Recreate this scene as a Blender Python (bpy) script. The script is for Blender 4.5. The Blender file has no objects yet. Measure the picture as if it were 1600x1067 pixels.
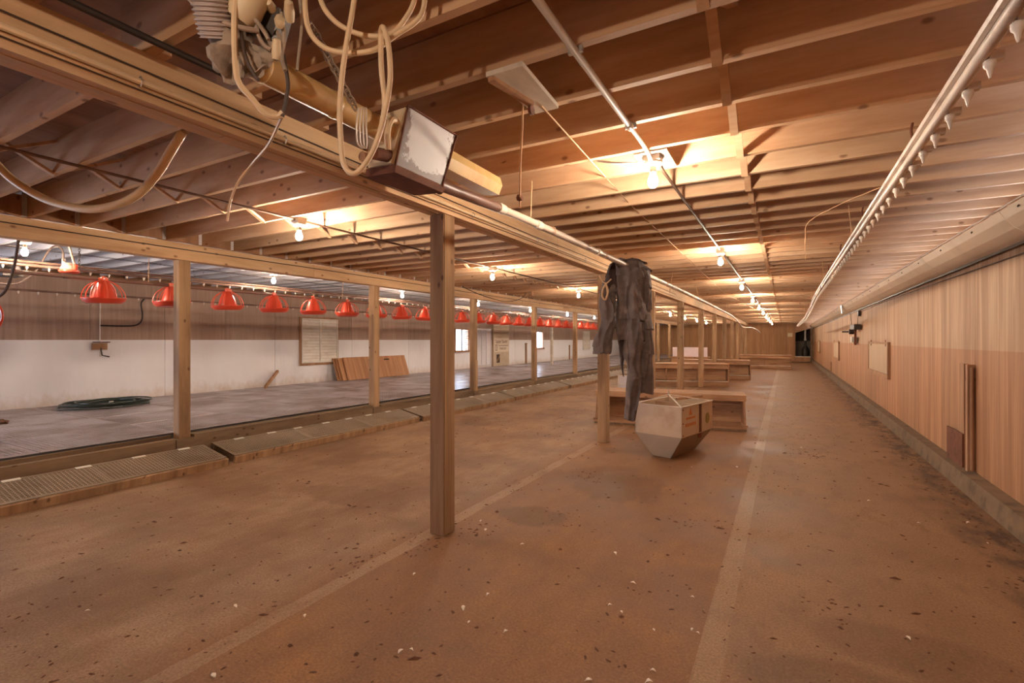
import bpy, bmesh, math, random
from mathutils import Vector, Matrix, noise as mnoise
random.seed(7)
PI = math.pi
SC = bpy.context.scene
COL = SC.collection

# ------------------------------------------------------------------ camera, sky, exposure
YAW = math.atan(427 / 770); CY, SY = math.cos(YAW), math.sin(YAW)
FP, EYE = 770.0, 1.5
cam = bpy.data.cameras.new('camera'); cam_o = bpy.data.objects.new('camera', cam); COL.objects.link(cam_o)
cam.sensor_width = 36; cam.lens = 36 * FP / 1600; cam.shift_y = -2.5 / 1600
cam.clip_start = .02; cam.clip_end = 300
cam_o.location = (0, 0, EYE); cam_o.rotation_euler = (PI / 2, 0, YAW)
SC.camera = cam_o
wd = bpy.data.worlds.new('overcast_sky'); SC.world = wd; wd.use_nodes = True
bg = wd.node_tree.nodes['Background']; bg.inputs[0].default_value = (.72, .82, 1.0, 1); bg.inputs[1].default_value = 4.6
SC.view_settings.view_transform = 'Standard'; SC.view_settings.look = 'None'
SC.view_settings.exposure = 1.8; SC.view_settings.gamma = 1.0; SC.view_settings.use_curve_mapping = False
SC.cycles.max_bounces = 7; SC.cycles.diffuse_bounces = 4
BULB = 420.0; BULB_COL = (1.0, .84, .66)

def portal(name, loc, rot, sx, sy):          # guides sky light through an opening of the barn
    l = bpy.data.lights.new(name, 'AREA'); l.shape = 'RECTANGLE'; l.size = sx; l.size_y = sy
    l.cycles.is_portal = True
    o = bpy.data.objects.new(name, l); o.location = loc; o.rotation_euler = rot; COL.objects.link(o)
portal('daylight_left_doorway', (-11.05, -1.0, 1.35), (0, -PI / 2, 0), 2.1, 2.2)
portal('daylight_front_opening', (-9.7, -2.52, 1.5), (PI / 2, 0, 0), 1.2, 1.4)
portal('daylight_right_eave', (1.81, 19, 2.39), (0, PI / 2, 0), .12, 40)

# ------------------------------------------------------------------ helpers
def at(px, py, d):                            # point at depth d in the measured view
    lat = (px - 800) / FP * d
    return Vector((lat * CY - d * SY, d * CY + lat * SY, EYE - (py - 531) * d / FP))

class MB:
    def __init__(s): s.v = []; s.f = []
    def add(s, vs, fs):
        n = len(s.v); s.v += [tuple(v) for v in vs]; s.f += [tuple(i + n for i in f) for f in fs]; return s
    def box(s, c, size, rot=None):
        x, y, z = size[0] / 2, size[1] / 2, size[2] / 2
        vs = [Vector(p) for p in ((-x,-y,-z),(x,-y,-z),(x,y,-z),(-x,y,-z),(-x,-y,z),(x,-y,z),(x,y,z),(-x,y,z))]
        if rot is not None: vs = [rot @ v for v in vs]
        c = Vector(c)
        return s.add([v + c for v in vs], [(0,3,2,1),(4,5,6,7),(0,1,5,4),(1,2,6,5),(2,3,7,6),(3,0,4,7)])
    def span(s, lo, hi):
        lo = Vector(lo); hi = Vector(hi); return s.box((lo + hi) / 2, hi - lo)
    def hexa(s, bot, top):                    # 4 bottom, 4 top corners (ccw from above)
        return s.add(list(bot) + list(top), [(0,3,2,1),(4,5,6,7),(0,1,5,4),(1,2,6,5),(2,3,7,6),(3,0,4,7)])
    def bar(s, a, b, w, h, up=(0, 0, 1)):
        a = Vector(a); b = Vector(b); d = (b - a); L = d.length; d.normalize()
        u = Vector(up)
        if abs(u.dot(d)) > .98: u = Vector((1, 0, 0))
        r = d.cross(u).normalized(); u = r.cross(d).normalized()
        m = Matrix((r, d, u)).transposed()
        return s.box((a + b) / 2, (w, L, h), m)
    def tube(s, pts, r, n=8, caps=True, closed=False):
        pts = [Vector(p) for p in pts]; N = len(pts)
        rs = r if isinstance(r, (list, tuple)) else [r] * N
        tang = []
        for i in range(N):
            a = pts[i - 1] if (i > 0 or closed) else pts[i]
            b = pts[(i + 1) % N] if (i < N - 1 or closed) else pts[i]
            t = (b - a); tang.append(t.normalized() if t.length > 1e-9 else Vector((0, 0, 1)))
        t = tang[0]; u = Vector((0, 0, 1)) if abs(t.z) < .9 else Vector((1, 0, 0))
        x = t.cross(u).normalized(); vs = []
        for i in range(N):
            t = tang[i]; x = (x - t * x.dot(t))
            x = x.normalized() if x.length > 1e-6 else t.orthogonal().normalized()
            y = t.cross(x)
            for k in range(n):
                a = 2 * PI * k / n; vs.append(pts[i] + (x * math.cos(a) + y * math.sin(a)) * rs[i])
        fs = []
        M = N if closed else N - 1
        for i in range(M):
            for k in range(n):
                j = (i + 1) % N
                fs.append((i*n+k, i*n+(k+1)%n, j*n+(k+1)%n, j*n+k))
        if caps and not closed:
            fs.append(tuple(range(n))[::-1]); fs.append(tuple((N-1)*n+k for k in range(n)))
        return s.add(vs, fs)
    def lathe(s, prof, n=16, c=(0, 0, 0), axis='z'):
        vs = []; fs = []; N = len(prof); c = Vector(c)
        for r, z in prof:
            for k in range(n):
                a = 2 * PI * k / n; p = (r * math.cos(a), r * math.sin(a), z)
                if axis == 'y': p = (p[0], p[2], -p[1])
                if axis == 'x': p = (p[2], p[1], -p[0])
                vs.append(Vector(p) + c)
        for i in range(N - 1):
            for k in range(n):
                fs.append((i*n+k, i*n+(k+1)%n, (i+1)*n+(k+1)%n, (i+1)*n+k))
        if prof[0][0] > 1e-4: fs.append(tuple(range(n))[::-1])
        if prof[-1][0] > 1e-4: fs.append(tuple((N-1)*n+k for k in range(n)))
        return s.add(vs, fs)
    def mesh(s, name, mat, smooth=False):
        me = bpy.data.meshes.new(name); me.from_pydata(s.v, [], s.f); me.materials.append(mat)
        bm = bmesh.new(); bm.from_mesh(me); bmesh.ops.recalc_face_normals(bm, faces=bm.faces); bm.to_mesh(me); bm.free()
        if smooth:
            for p in me.polygons: p.use_smooth = True
            try: me.set_sharp_from_angle(angle=math.radians(42))
            except Exception: pass
        me.update(); return me
    def build(s, name, mat, parent=None, loc=(0, 0, 0), rot=(0, 0, 0), smooth=False):
        return put(name, s.mesh(name, mat, smooth), parent, loc, rot)

def put(name, me, parent=None, loc=(0, 0, 0), rot=(0, 0, 0)):
    o = bpy.data.objects.new(name, me); COL.objects.link(o); o.location = loc; o.rotation_euler = rot
    if parent: o.parent = parent
    return o
def tag(o, label, cat, group=None):
    o['label'] = label; o['category'] = cat
    if group: o['group'] = group
    return o
def struct(o, label=None):
    o['kind'] = 'structure'
    if label: o['label'] = label
    return o
def thing(name, label, cat, loc=(0, 0, 0), rz=0, group=None):
    o = bpy.data.objects.new(name, None); COL.objects.link(o); o.location = loc; o.rotation_euler = (0, 0, rz)
    o.empty_display_size = .1
    return tag(o, label, cat, group)
def smooth_path(pts, sub=6):
    P = [Vector(p) for p in pts]; P = [P[0] * 2 - P[1]] + P + [P[-1] * 2 - P[-2]]; out = []
    for i in range(1, len(P) - 2):
        a, b, c, d = P[i-1], P[i], P[i+1], P[i+2]
        for k in range(sub):
            t = k / sub
            out.append(.5 * ((2*b) + (c-a)*t + (2*a-5*b+4*c-d)*t*t + (3*b-a-3*c+d)*t**3))
    out.append(P[-2]); return out
ORD = ['first','second','third','fourth','fifth','sixth','seventh','eighth','ninth','tenth','eleventh','twelfth','thirteenth','fourteenth','fifteenth','sixteenth','seventeenth','eighteenth','nineteenth','twentieth',
       'twenty-first','twenty-second','twenty-third','twenty-fourth','twenty-fifth','twenty-sixth','twenty-seventh','twenty-eighth']

# ------------------------------------------------------------------ materials
def mat_new(name):
    m = bpy.data.materials.new(name); m.use_nodes = True; nt = m.node_tree
    return m, nt, nt.nodes['Principled BSDF']
class NT:
    def __init__(s, nt): s.nt = nt
    def n(s, t, **kw):
        x = s.nt.nodes.new(t)
        for k, v in kw.items(): setattr(x, k, v)
        return x
    def l(s, a, b): s.nt.links.new(a, b)
    def ramp(s, fac, stops):
        r = s.n('ShaderNodeValToRGB'); e = r.color_ramp.elements
        while len(e) < len(stops): e.new(.5)
        for i, (p, c) in enumerate(stops):
            e[i].position = p; e[i].color = (*c, 1) if len(c) == 3 else c
        s.l(fac, r.inputs[0]); return r.outputs[0]
    def noise(s, vec, scale, detail=4, rough=.55):
        x = s.n('ShaderNodeTexNoise'); x.inputs['Scale'].default_value = scale; x.inputs['Detail'].default_value = detail
        x.inputs['Roughness'].default_value = rough
        if vec is not None: s.l(vec, x.inputs['Vector'])
        return x.outputs['Fac']
    def mix(s, fac, a, b, mode='MIX'):
        x = s.n('ShaderNodeMix', data_type='RGBA', blend_type=mode)
        for sock, v in ((x.inputs[0], fac), (x.inputs[6], a), (x.inputs[7], b)):
            if hasattr(v, 'links'): s.l(v, sock)
            elif isinstance(v, (int, float)): sock.default_value = v
            else: sock.default_value = (*v, 1)
        return x.outputs[2]
    def math(s, op, a, b=None, c=None):
        x = s.n('ShaderNodeMath', operation=op)
        for i, v in enumerate((a, b, c)):
            if v is None: continue
            if hasattr(v, 'links'): s.l(v, x.inputs[i])
            else: x.inputs[i].default_value = v
        return x.outputs[0]
    def coords(s, scale=(1, 1, 1), rnd=True, kind='Object'):
        tc = s.n('ShaderNodeTexCoord'); v = tc.outputs[kind]
        if rnd:
            oi = s.n('ShaderNodeObjectInfo'); mu = s.math('MULTIPLY', oi.outputs['Random'], 37.0)
            cb = s.n('ShaderNodeCombineXYZ')
            for i in range(3): s.l(mu, cb.inputs[i])
            ad = s.n('ShaderNodeVectorMath', operation='ADD'); s.l(v, ad.inputs[0]); s.l(cb.outputs[0], ad.inputs[1]); v = ad.outputs[0]
        mp = s.n('ShaderNodeVectorMath', operation='MULTIPLY'); s.l(v, mp.inputs[0]); mp.inputs[1].default_value = scale
        return mp.outputs[0]
    def bump(s, bsdf, h, strength=.2, dist=.01):
        b = s.n('ShaderNodeBump'); b.inputs['Strength'].default_value = strength; b.inputs['Distance'].default_value = dist
        s.l(h, b.inputs['Height']); s.l(b.outputs[0], bsdf.inputs['Normal'])

def wood(name, dark, mid, light, stretch, rough=.75, knots=True, stain=.0, stain_col=(.09, .04, .02), var=.22):
    """grain runs along the axis whose stretch value is small"""
    m, nt, b = mat_new(name); t = NT(nt)
    v = t.coords(stretch)
    g = t.noise(v, 9, 6, .62)
    col = t.ramp(g, [(.28, dark), (.5, mid), (.74, light)])
    oi = t.n('ShaderNodeObjectInfo')
    k = t.math('MULTIPLY_ADD', oi.outputs['Random'], var, 1 - var * .6)
    hs = t.n('ShaderNodeHueSaturation'); t.l(k, hs.inputs['Value']); t.l(col, hs.inputs['Color']); col = hs.outputs[0]
    if knots:
        sp = t.n('ShaderNodeSeparateXYZ'); t.l(t.coords(), sp.inputs[0]); ax = stretch.index(min(stretch))
        oth = [q for q in range(3) if q != ax]; cb = t.n('ShaderNodeCombineXYZ')
        t.l(t.math('MULTIPLY', sp.outputs[ax], .6), cb.inputs[0]); t.l(t.math('ADD', sp.outputs[oth[0]], sp.outputs[oth[1]]), cb.inputs[1]); v2 = cb.outputs[0]
        vo = t.n('ShaderNodeTexVoronoi', voronoi_dimensions='2D'); vo.inputs['Scale'].default_value = 4.6; t.l(v2, vo.inputs['Vector'])
        kn = t.ramp(vo.outputs['Distance'], [(.035, (1, 1, 1)), (.08, (0, 0, 0))])
        sel = t.noise(v2, 1.3, 1)
        kf = t.math('MULTIPLY', kn, t.math('MULTIPLY', t.math('GREATER_THAN', sel, .47), .75))
        col = t.mix(kf, col, (dark[0] * .40, dark[1] * .28, dark[2] * .22))
    if stain > 0:
        v3 = t.coords(tuple(max(q, .35) for q in stretch)); s1 = t.noise(v3, 2.2, 5, .6)
        sf = t.math('MULTIPLY', t.ramp(s1, [(.52, (0, 0, 0)), (.72, (1, 1, 1))]), stain)
        col = t.mix(sf, col, stain_col)
    t.l(col, b.inputs['Base Color']); b.inputs['Roughness'].default_value = rough
    t.bump(b, g, .25, .004)
    return m
def plain(name, col, rough=.5, metal=0, noise_amt=.25, nscale=6, dirt=None, dirt_amt=.5, bump=0.0, spec=None, dlo=.5, dhi=.68):
    m, nt, b = mat_new(name); t = NT(nt); v = t.coords()
    f = t.noise(v, nscale, 4)
    c = t.mix(f, tuple(x * (1 - noise_amt) for x in col), tuple(min(1, x * (1 + noise_amt)) for x in col))
    if dirt:
        d = t.noise(v, nscale * .8, 6, .65)
        c = t.mix(t.math('MULTIPLY', t.ramp(d, [(dlo, (0, 0, 0)), (dhi, (1, 1, 1))]), dirt_amt), c, dirt)
    t.l(c, b.inputs['Base Color']); b.inputs['Roughness'].default_value = rough; b.inputs['Metallic'].default_value = metal
    if spec is not None: b.inputs['Specular IOR Level'].default_value = spec
    if bump: t.bump(b, f, bump, .01)
    return m

M = {}
M['joist'] = wood('joist_wood', (.44, .245, .125), (.57, .35, .20), (.67, .455, .29), (.12, 1, 1), stain=.3, stain_col=(.22, .10, .045))
M['joist_white'] = wood('whitewashed_joist', (.50, .44, .42), (.60, .55, .54), (.68, .64, .64), (.12, 1, 1), stain=.2, stain_col=(.3, .19, .12))
M['beam'] = wood('beam_wood', (.48, .27, .135), (.62, .39, .21), (.72, .50, .30), (1, .1, 1), stain=.22, stain_col=(.26, .11, .04))
M['post'] = wood('post_wood', (.20, .105, .05), (.35, .20, .10), (.48, .30, .165), (1, 1, .07), rough=.85, stain=.5, stain_col=(.10, .045, .02))
M['deck'] = wood('roof_deck_wood', (.22, .105, .05), (.32, .165, .085), (.41, .23, .125), (1, .15, 1), knots=False, stain=.3)
M['oldwood'] = wood('old_board_wood', (.28, .13, .06), (.42, .22, .11), (.54, .31, .17), (.14, 1, 1), stain=.4)
M['oldwood_z'] = wood('old_upright_wood', (.24, .11, .05), (.36, .18, .09), (.46, .26, .14), (1, 1, .12), stain=.3)
M['kerbwood'] = wood('kerb_wood', (.12, .07, .04), (.2, .125, .07), (.28, .18, .11), (1, .12, 1), rough=.9, stain=.5)
M['paintwood'] = wood('white_painted_board', (.5, .42, .33), (.66, .56, .45), (.74, .65, .53), (1, .25, 1), knots=False, stain=.35)

def plywood(name, lo, hi, z_split, low_tint, streak=1.0, split_soft=.004):
    m, nt, b = mat_new(name); t = NT(nt)
    v = t.coords((1, 1, .05)); g = t.noise(v, 26, 5, .6); g2 = t.noise(t.coords((1, 1, .05)), 9, 3)
    big = t.noise(t.coords((1, 1, .035)), 6.5, 4, .65)
    col = t.mix(t.ramp(g, [(.3, (0, 0, 0)), (.7, (1, 1, 1))]), lo, hi)
    col = t.mix(t.math('MULTIPLY', t.ramp(big, [(.42, (0, 0, 0)), (.62, (1, 1, 1))]), .6 * streak), col, (lo[0] * .66, lo[1] * .52, lo[2] * .42))
    col = t.mix(t.math('MULTIPLY', t.ramp(g2, [(.56, (0, 0, 0)), (.68, (1, 1, 1))]), .35 * streak), col, tuple(min(1, x * 1.25) for x in hi))
    oi = t.n('ShaderNodeObjectInfo'); k = t.math('MULTIPLY_ADD', oi.outputs['Random'], .2, .88)
    hs = t.n('ShaderNodeHueSaturation'); t.l(k, hs.inputs['Value']); t.l(col, hs.inputs['Color']); col = hs.outputs[0]
    if z_split is not None:
        tc = t.n('ShaderNodeTexCoord'); sp = t.n('ShaderNodeSeparateXYZ'); t.l(tc.outputs['Object'], sp.inputs[0])
        f = t.math('LESS_THAN', sp.outputs['Z'], z_split)
        col = t.mix(t.math('MULTIPLY', f, .75), col, low_tint, 'MULTIPLY')
    t.l(col, b.inputs['Base Color']); b.inputs['Roughness'].default_value = .7
    t.bump(b, g, .15, .003)
    return m
M['ply_right'] = plywood('right_wall_plywood', (.44, .255, .14), (.61, .40, .245), 1.4, (.86, .62, .44))
M['ply_back'] = plywood('back_wall_plywood', (.42, .20, .085), (.56, .30, .14), None, None, .6)
M['ply_left'] = plywood('left_wall_plywood', (.34, .225, .17), (.45, .31, .245), None, None, .35)
M['ply_loose'] = plywood('loose_plywood', (.40, .18, .075), (.54, .28, .14), None, None, 1.0)
M['hatch'] = plywood('hatch_plywood', (.52, .35, .21), (.62, .44, .28), None, None, .4)

def mat_sheet():
    m, nt, b = mat_new('white_wall_sheet'); t = NT(nt)
    v = t.coords((1, 1, .5)); f = t.noise(v, 2.0, 4, .6)
    tc = t.n('ShaderNodeTexCoord'); sp = t.n('ShaderNodeSeparateXYZ'); t.l(tc.outputs['Object'], sp.inputs[0])
    f2 = t.noise(t.coords((1, 1, .7)), 7, 5, .65)
    z = t.math('ADD', sp.outputs['Z'], t.math('MULTIPLY', f2, -.55))
    low = t.ramp(z, [(.0, (1, 1, 1)), (.32, (0, 0, 0))])
    c = t.mix(f, (.74, .70, .72), (.84, .82, .86))
    c = t.mix(t.math('MULTIPLY', low, .7), c, (.50, .34, .22))
    t.l(c, b.inputs['Base Color']); b.inputs['Roughness'].default_value = .42
    t.bump(b, t.noise(t.coords((1, 1, .35)), 2.4, 3), .5, .05)
    return m
M['sheet'] = mat_sheet()

def mat_floor():
    m, nt, b = mat_new('concrete_floor'); t = NT(nt)
    v = t.coords(rnd=False)
    sp = t.n('ShaderNodeSeparateXYZ'); t.l(v, sp.inputs[0]); X = sp.outputs['X']; Y = sp.outputs['Y']
    wob = t.math('MULTIPLY_ADD', t.noise(v, 1.6, 3), .10, -.05)
    Xw = t.math('ADD', X, wob)
    n1 = t.noise(v, 1.1, 6, .62); n2 = t.noise(t.coords((1, .45, 1), rnd=False), 5.5, 6, .66); n3 = t.noise(v, 42, 4, .7)
    litter = t.mix(t.ramp(n1, [(.32, (0, 0, 0)), (.66, (1, 1, 1))]), (.21, .085, .029), (.40, .19, .072))
    litter = t.mix(t.ramp(n2, [(.36, (0, 0, 0)), (.7, (1, 1, 1))]), t.mix(.55, litter, (.2, .09, .04)), litter)
    conc = t.mix(t.ramp(n1, [(.32, (0, 0, 0)), (.66, (1, 1, 1))]), (.25, .125, .056), (.40, .23, .118))
    conc = t.mix(t.math('MULTIPLY', t.ramp(n2, [(.50, (0, 0, 0)), (.66, (1, 1, 1))]), .5), conc, (.20, .10, .045))
    worn = t.mix(t.ramp(n1, [(.36, (0, 0, 0)), (.60, (1, 1, 1))]), (.26, .14, .072), (.47, .30, .18))           # scraped aisle on the left
    side = t.math('GREATER_THAN', X, -.36)
    c = t.mix(side, litter, conc)
    lw = t.ramp(t.math('MULTIPLY_ADD', Xw, -1.0, -2.45), [(.0, (0, 0, 0)), (.25, (1, 1, 1))])
    c = t.mix(t.math('MULTIPLY', lw, t.ramp(n2, [(.3, (.35,) * 3), (.62, (.95,) * 3)])), c, worn)
    def stripe(x0, x1, src, amt, col, c):
        f = t.math('MULTIPLY', t.math('GREATER_THAN', src, x0), t.math('LESS_THAN', src, x1))
        f = t.math('MULTIPLY', f, t.ramp(n2, [(.34, (.25,) * 3), (.55, (1, 1, 1))]))
        return t.mix(t.math('MULTIPLY', f, amt), c, col)
    Xs = t.math('ADD', X, t.math('MULTIPLY_ADD', t.noise(v, 5, 2), .03, -.015))
    c = stripe(-.37, -.25, X, .5, (.46, .30, .175), c)
    c = stripe(-2.47, -2.35, Xs, .55, (.48, .31, .185), c)
    gut = t.math('MULTIPLY', t.ramp(t.math('ADD', Xw, -.9), [(.16, (0, 0, 0)), (.52, (1, 1, 1))]), t.ramp(n2, [(.42, (0, 0, 0)), (.6, (1, 1, 1))]))
    c = t.mix(t.math('MULTIPLY', gut, .92), c, (.045, .024, .014))
    def spot(cx, cy, rx, ry, amt, c):                  # dark ragged ovals; those before the bucket paint in its shadows
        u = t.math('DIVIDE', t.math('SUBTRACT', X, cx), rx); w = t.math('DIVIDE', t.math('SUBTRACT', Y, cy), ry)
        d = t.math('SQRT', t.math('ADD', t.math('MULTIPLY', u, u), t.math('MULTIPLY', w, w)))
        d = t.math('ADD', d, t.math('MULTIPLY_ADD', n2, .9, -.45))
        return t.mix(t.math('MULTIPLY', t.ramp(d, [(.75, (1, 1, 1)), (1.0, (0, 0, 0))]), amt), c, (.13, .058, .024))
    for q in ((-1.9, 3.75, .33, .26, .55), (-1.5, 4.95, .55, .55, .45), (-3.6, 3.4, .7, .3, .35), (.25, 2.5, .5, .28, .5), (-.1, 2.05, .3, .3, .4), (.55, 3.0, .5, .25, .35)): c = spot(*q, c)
    fine = t.noise(v, 75, 5, .75)
    c = t.mix(t.math('MULTIPLY', t.ramp(fine, [(.40, (1, 1, 1)), (.56, (0, 0, 0))]), .45), c, (.11, .05, .022))
    c = t.mix(t.math('MULTIPLY', t.ramp(fine, [(.58, (0, 0, 0)), (.72, (1, 1, 1))]), .4), c, (.52, .33, .19))
    sp2 = t.ramp(t.noise(v, 16, 5, .7), [(.64, (0, 0, 0)), (.69, (1, 1, 1))])
    c = t.mix(t.math('MULTIPLY', sp2, .45), c, (.12, .05, .022))
    c = t.mix(t.math('MULTIPLY', n3, .35), c, t.mix(.5, c, (.12, .06, .03)))
    hs = t.n('ShaderNodeHueSaturation'); hs.inputs['Saturation'].default_value = 1.02; t.l(c, hs.inputs['Color'])
    t.l(hs.outputs[0], b.inputs['Base Color'])
    t.l(t.ramp(n1, [(.3, (.55,) * 3), (.7, (.85,) * 3)]), b.inputs['Roughness'])
    t.bump(b, n3, .35, .008)
    return m
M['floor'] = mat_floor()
M['concrete'] = plain('kerb_concrete', (.19, .115, .062), .9, 0, .35, 7, (.06, .04, .025), .7, .4)
M['darkpit'] = plain('pit_concrete', (.10, .075, .06), .95, 0, .3, 3)
def mat_slat():
    m, nt, b = mat_new('slat_plastic'); t = NT(nt); v = t.coords(kind='Object')
    tc = t.n('ShaderNodeTexCoord'); f = t.noise(v, 1.3, 4)
    c = t.mix(t.ramp(f, [(.35, (0, 0, 0)), (.65, (1, 1, 1))]), (.25, .185, .175), (.44, .38, .40))
    t.l(c, b.inputs['Base Color']); b.inputs['Roughness'].default_value = .26
    return m
M['slat'] = mat_slat()
M['slat_low'] = plain('dusty_slat_plastic', (.33, .245, .17), .55, 0, .3, 2, (.2, .13, .08), .6)
M['slat_clip'] = plain('white_slat_clip', (.85, .80, .72), .5, 0, .1)
M['red'] = plain('red_plastic', (.62, .065, .028), .32, 0, .12, 6)
M['redglow'] = plain('orange_red_plastic', (.72, .11, .05), .35, 0, .12, 6)
M['pvc'] = plain('white_pvc', (.70, .60, .50), .4, 0, .12, 5, (.38, .22, .13), .6)
M['pvc_dirty'] = plain('dusty_pvc', (.56, .44, .35), .45, 0, .2, 5, (.2, .1, .06), .75)
M['pvc_brown'] = plain('dusty_brown_pipe', (.16, .085, .06), .35, 0, .3, 4, (.4, .28, .22), .5)
M['pvc_dust'] = plain('pinkish_tube', (.20, .10, .075), .4, 0, .2, 4, (.14, .08, .06), .6)
M['conduit'] = plain('white_conduit', (.66, .60, .54), .4, 0, .1, 6)
M['conduit_dark'] = plain('brown_conduit', (.17, .09, .055), .6, 0, .25, 5)
M['steel'] = plain('galvanised_steel', (.55, .50, .46), .4, .8, .15, 9)
M['darkmetal'] = plain('dark_metal', (.05, .035, .028), .5, .5, .3, 6)
M['rust'] = plain('rusty_steel', (.17, .055, .025), .85, .1, .4, 14, (.07, .02, .01), .7)
M['white_rust'] = plain('white_painted_rusty_metal', (.52, .47, .47), .45, 0, .07, 8.0, (.16, .05, .02), .95, 0, None, .60, .65)
def mat_box():
    m, nt, b = mat_new('white_box_rusty_edges'); t = NT(nt); v = t.coords(rnd=False)
    sp = t.n('ShaderNodeSeparateXYZ'); t.l(v, sp.inputs[0]); Yc, Zc = sp.outputs['Y'], sp.outputs['Z']
    n = t.noise(v, 22, 6, .7); n2 = t.noise(v, 5, 3)
    e = t.math('MAXIMUM', t.math('MULTIPLY_ADD', Yc, -11.0, -.95), t.math('MULTIPLY_ADD', Zc, -13.0, .75))
    e = t.math('MAXIMUM', e, t.math('MULTIPLY_ADD', Yc, 11.0, -2.35))
    f = t.ramp(t.math('ADD', e, t.math('MULTIPLY_ADD', n, 2.4, -1.05)), [(.18, (0, 0, 0)), (.34, (1, 1, 1))])
    c = t.mix(n2, (.44, .38, .38), (.54, .49, .49)); c = t.mix(f, c, t.mix(n, (.06, .018, .008), (.15, .05, .022)))
    t.l(c, b.inputs['Base Color']); b.inputs['Roughness'].default_value = .5
    return m
M['box'] = mat_box()
M['cream'] = plain('cream_painted_metal', (.70, .55, .35), .45, 0, .1, 5, (.2, .07, .03), .85, 0, None, .62, .68)
M['yellow'] = plain('yellowed_tube', (.66, .42, .17), .42, 0, .12, 5, (.42, .2, .07), .5)
M['cable'] = plain('cream_cable', (.74, .54, .33), .5, 0, .12, 12)
M['cable_dark'] = plain('dark_cable', (.07, .04, .028), .6, 0, .2, 12)
M['cable_grey'] = plain('dusty_hose', (.38, .27, .2), .6, 0, .2, 9)
M['twine'] = plain('twine', (.58, .36, .2), .9, 0, .2, 20)
M['web'] = plain('dusty_cobweb_cloth', (.36, .27, .2), .95, 0, .35, 16, (.12, .08, .06), .7, .8)
M['flex'] = plain('grey_ribbed_duct', (.48, .40, .37), .5, .1, .2, 6)
M['denim'] = plain('worn_dark_denim', (.12, .085, .075), .92, 0, .45, 9, (.24, .165, .13), .55, .5)
M['denim_in'] = plain('dark_lining', (.045, .022, .018), .95, 0, .3, 8)
M['ceramic'] = plain('white_lampholder', (.80, .74, .66), .35, 0, .05)
M['brass'] = plain('bulb_socket', (.42, .33, .24), .4, .7, .1)
M['louver'] = plain('white_louver', (.70, .64, .57), .5, 0, .1, 4, (.5, .35, .25), .5)
M['louver_b'] = plain('bluish_white_louver', (.66, .62, .66), .5, 0, .08, 4)
M['beige'] = plain('beige_metal', (.50, .38, .27), .5, 0, .12, 4, (.3, .17, .1), .5)
M['sign'] = plain('sign_board', (.66, .54, .42), .6, 0, .06)
M['ink'] = plain('sign_ink', (.16, .08, .05), .7, 0, .1)
M['hopper'] = plain('white_enamel_metal', (.56, .40, .26), .38, 0, .08, 3, (.36, .21, .11), .6, 0, None, .52, .7)
M['hopper_low'] = plain('dull_galvanised_sheet', (.33, .23, .15), .42, .2, .12, 4)
M['orange_ink'] = plain('orange_print', (.55, .17, .04), .6, 0, .3, 20)
M['green_ink'] = plain('olive_print', (.34, .27, .09), .6, 0, .3, 20)
M['pink'] = plain('pinkish_white_board', (.78, .62, .62), .5, 0, .08)
M['hose'] = plain('green_black_hose', (.03, .04, .032), .3, 0, .3, 10)
M['paper'] = plain('cream_notice', (.72, .58, .36), .8, 0, .06)
M['feather'] = plain('white_feather', (.85, .74, .62), .8, 0, .08)
M['crumb'] = plain('dry_litter', (.13, .052, .024), .95, 0, .5, 30)
M['baffle'] = plain('baffle_board', (.62, .48, .35), .5, 0, .1, 2, (.45, .3, .2), .45)
M['darkroom'] = plain('dark_room_wall', (.05, .028, .018), .9, 0, .2)
M['greyroom'] = plain('grey_room_wall', (.27, .21, .17), .8, 0, .25, 2)
def mat_glass():
    m, nt, b = mat_new('window_glass'); b.inputs['Base Color'].default_value = (.95, .97, 1, 1); b.inputs['Roughness'].default_value = .05
    b.inputs['Transmission Weight'].default_value = 1.0; b.inputs['IOR'].default_value = 1.05
    return m
M['glass'] = mat_glass()
def mat_bulb():
    m, nt, b = mat_new('glowing_bulb'); b.inputs['Base Color'].default_value = (1, .95, .85, 1)
    b.inputs['Emission Color'].default_value = (*BULB_COL, 1); b.inputs['Emission Strength'].default_value = BULB
    return m
M['bulb'] = mat_bulb()

# ------------------------------------------------------------------ setting: floor, walls, ceiling
XR, XL, YB, YF = 1.67, -10.9, 39.5, -2.4           # right wall, left wall, back wall, wall behind the camera
X1, X2 = -2.34, -6.43                              # post rows
ZJ, ZB = 2.666, 2.464                              # underside of joists and of beams
PZ = .38                                           # raised slat platform
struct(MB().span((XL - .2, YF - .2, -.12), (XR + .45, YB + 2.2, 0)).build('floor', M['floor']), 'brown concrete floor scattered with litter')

# right wall: plywood sheets above a concrete kerb
wr = struct(MB().span((XR + .013, YF, 0), (XR + .09, YB, 2.30)).build('wall_right', M['ply_right']), 'plywood wall with a darker lower band')
y = 5.38 - 1.22 * 7 + .0
pm = MB().span((-.013, 0, .17), (0, 1.212, 2.31)).mesh('panel', M['ply_right'])
while y < YB:
    if y > YF: put('panel', pm, wr, (XR + .013, y, 0))
    y += 1.22
kb = MB()
kb.hexa([(XR-.14, YF, 0), (XR+.02, YF, 0), (XR+.02, YB, 0), (XR-.14, YB, 0)], [(XR-.115, YF, .165), (XR+.02, YF, .175), (XR+.02, YB, .175), (XR-.115, YB, .165)])
struct(kb.build('baseboard_right', M['concrete']), 'low dirty concrete kerb under the plywood wall')
struct(MB().span((XR + .09, YF, 2.44), (XR + .13, YB, 2.95)).build('trim_1', M['deck']), 'rim board at the joist ends of the plywood wall')

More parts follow.
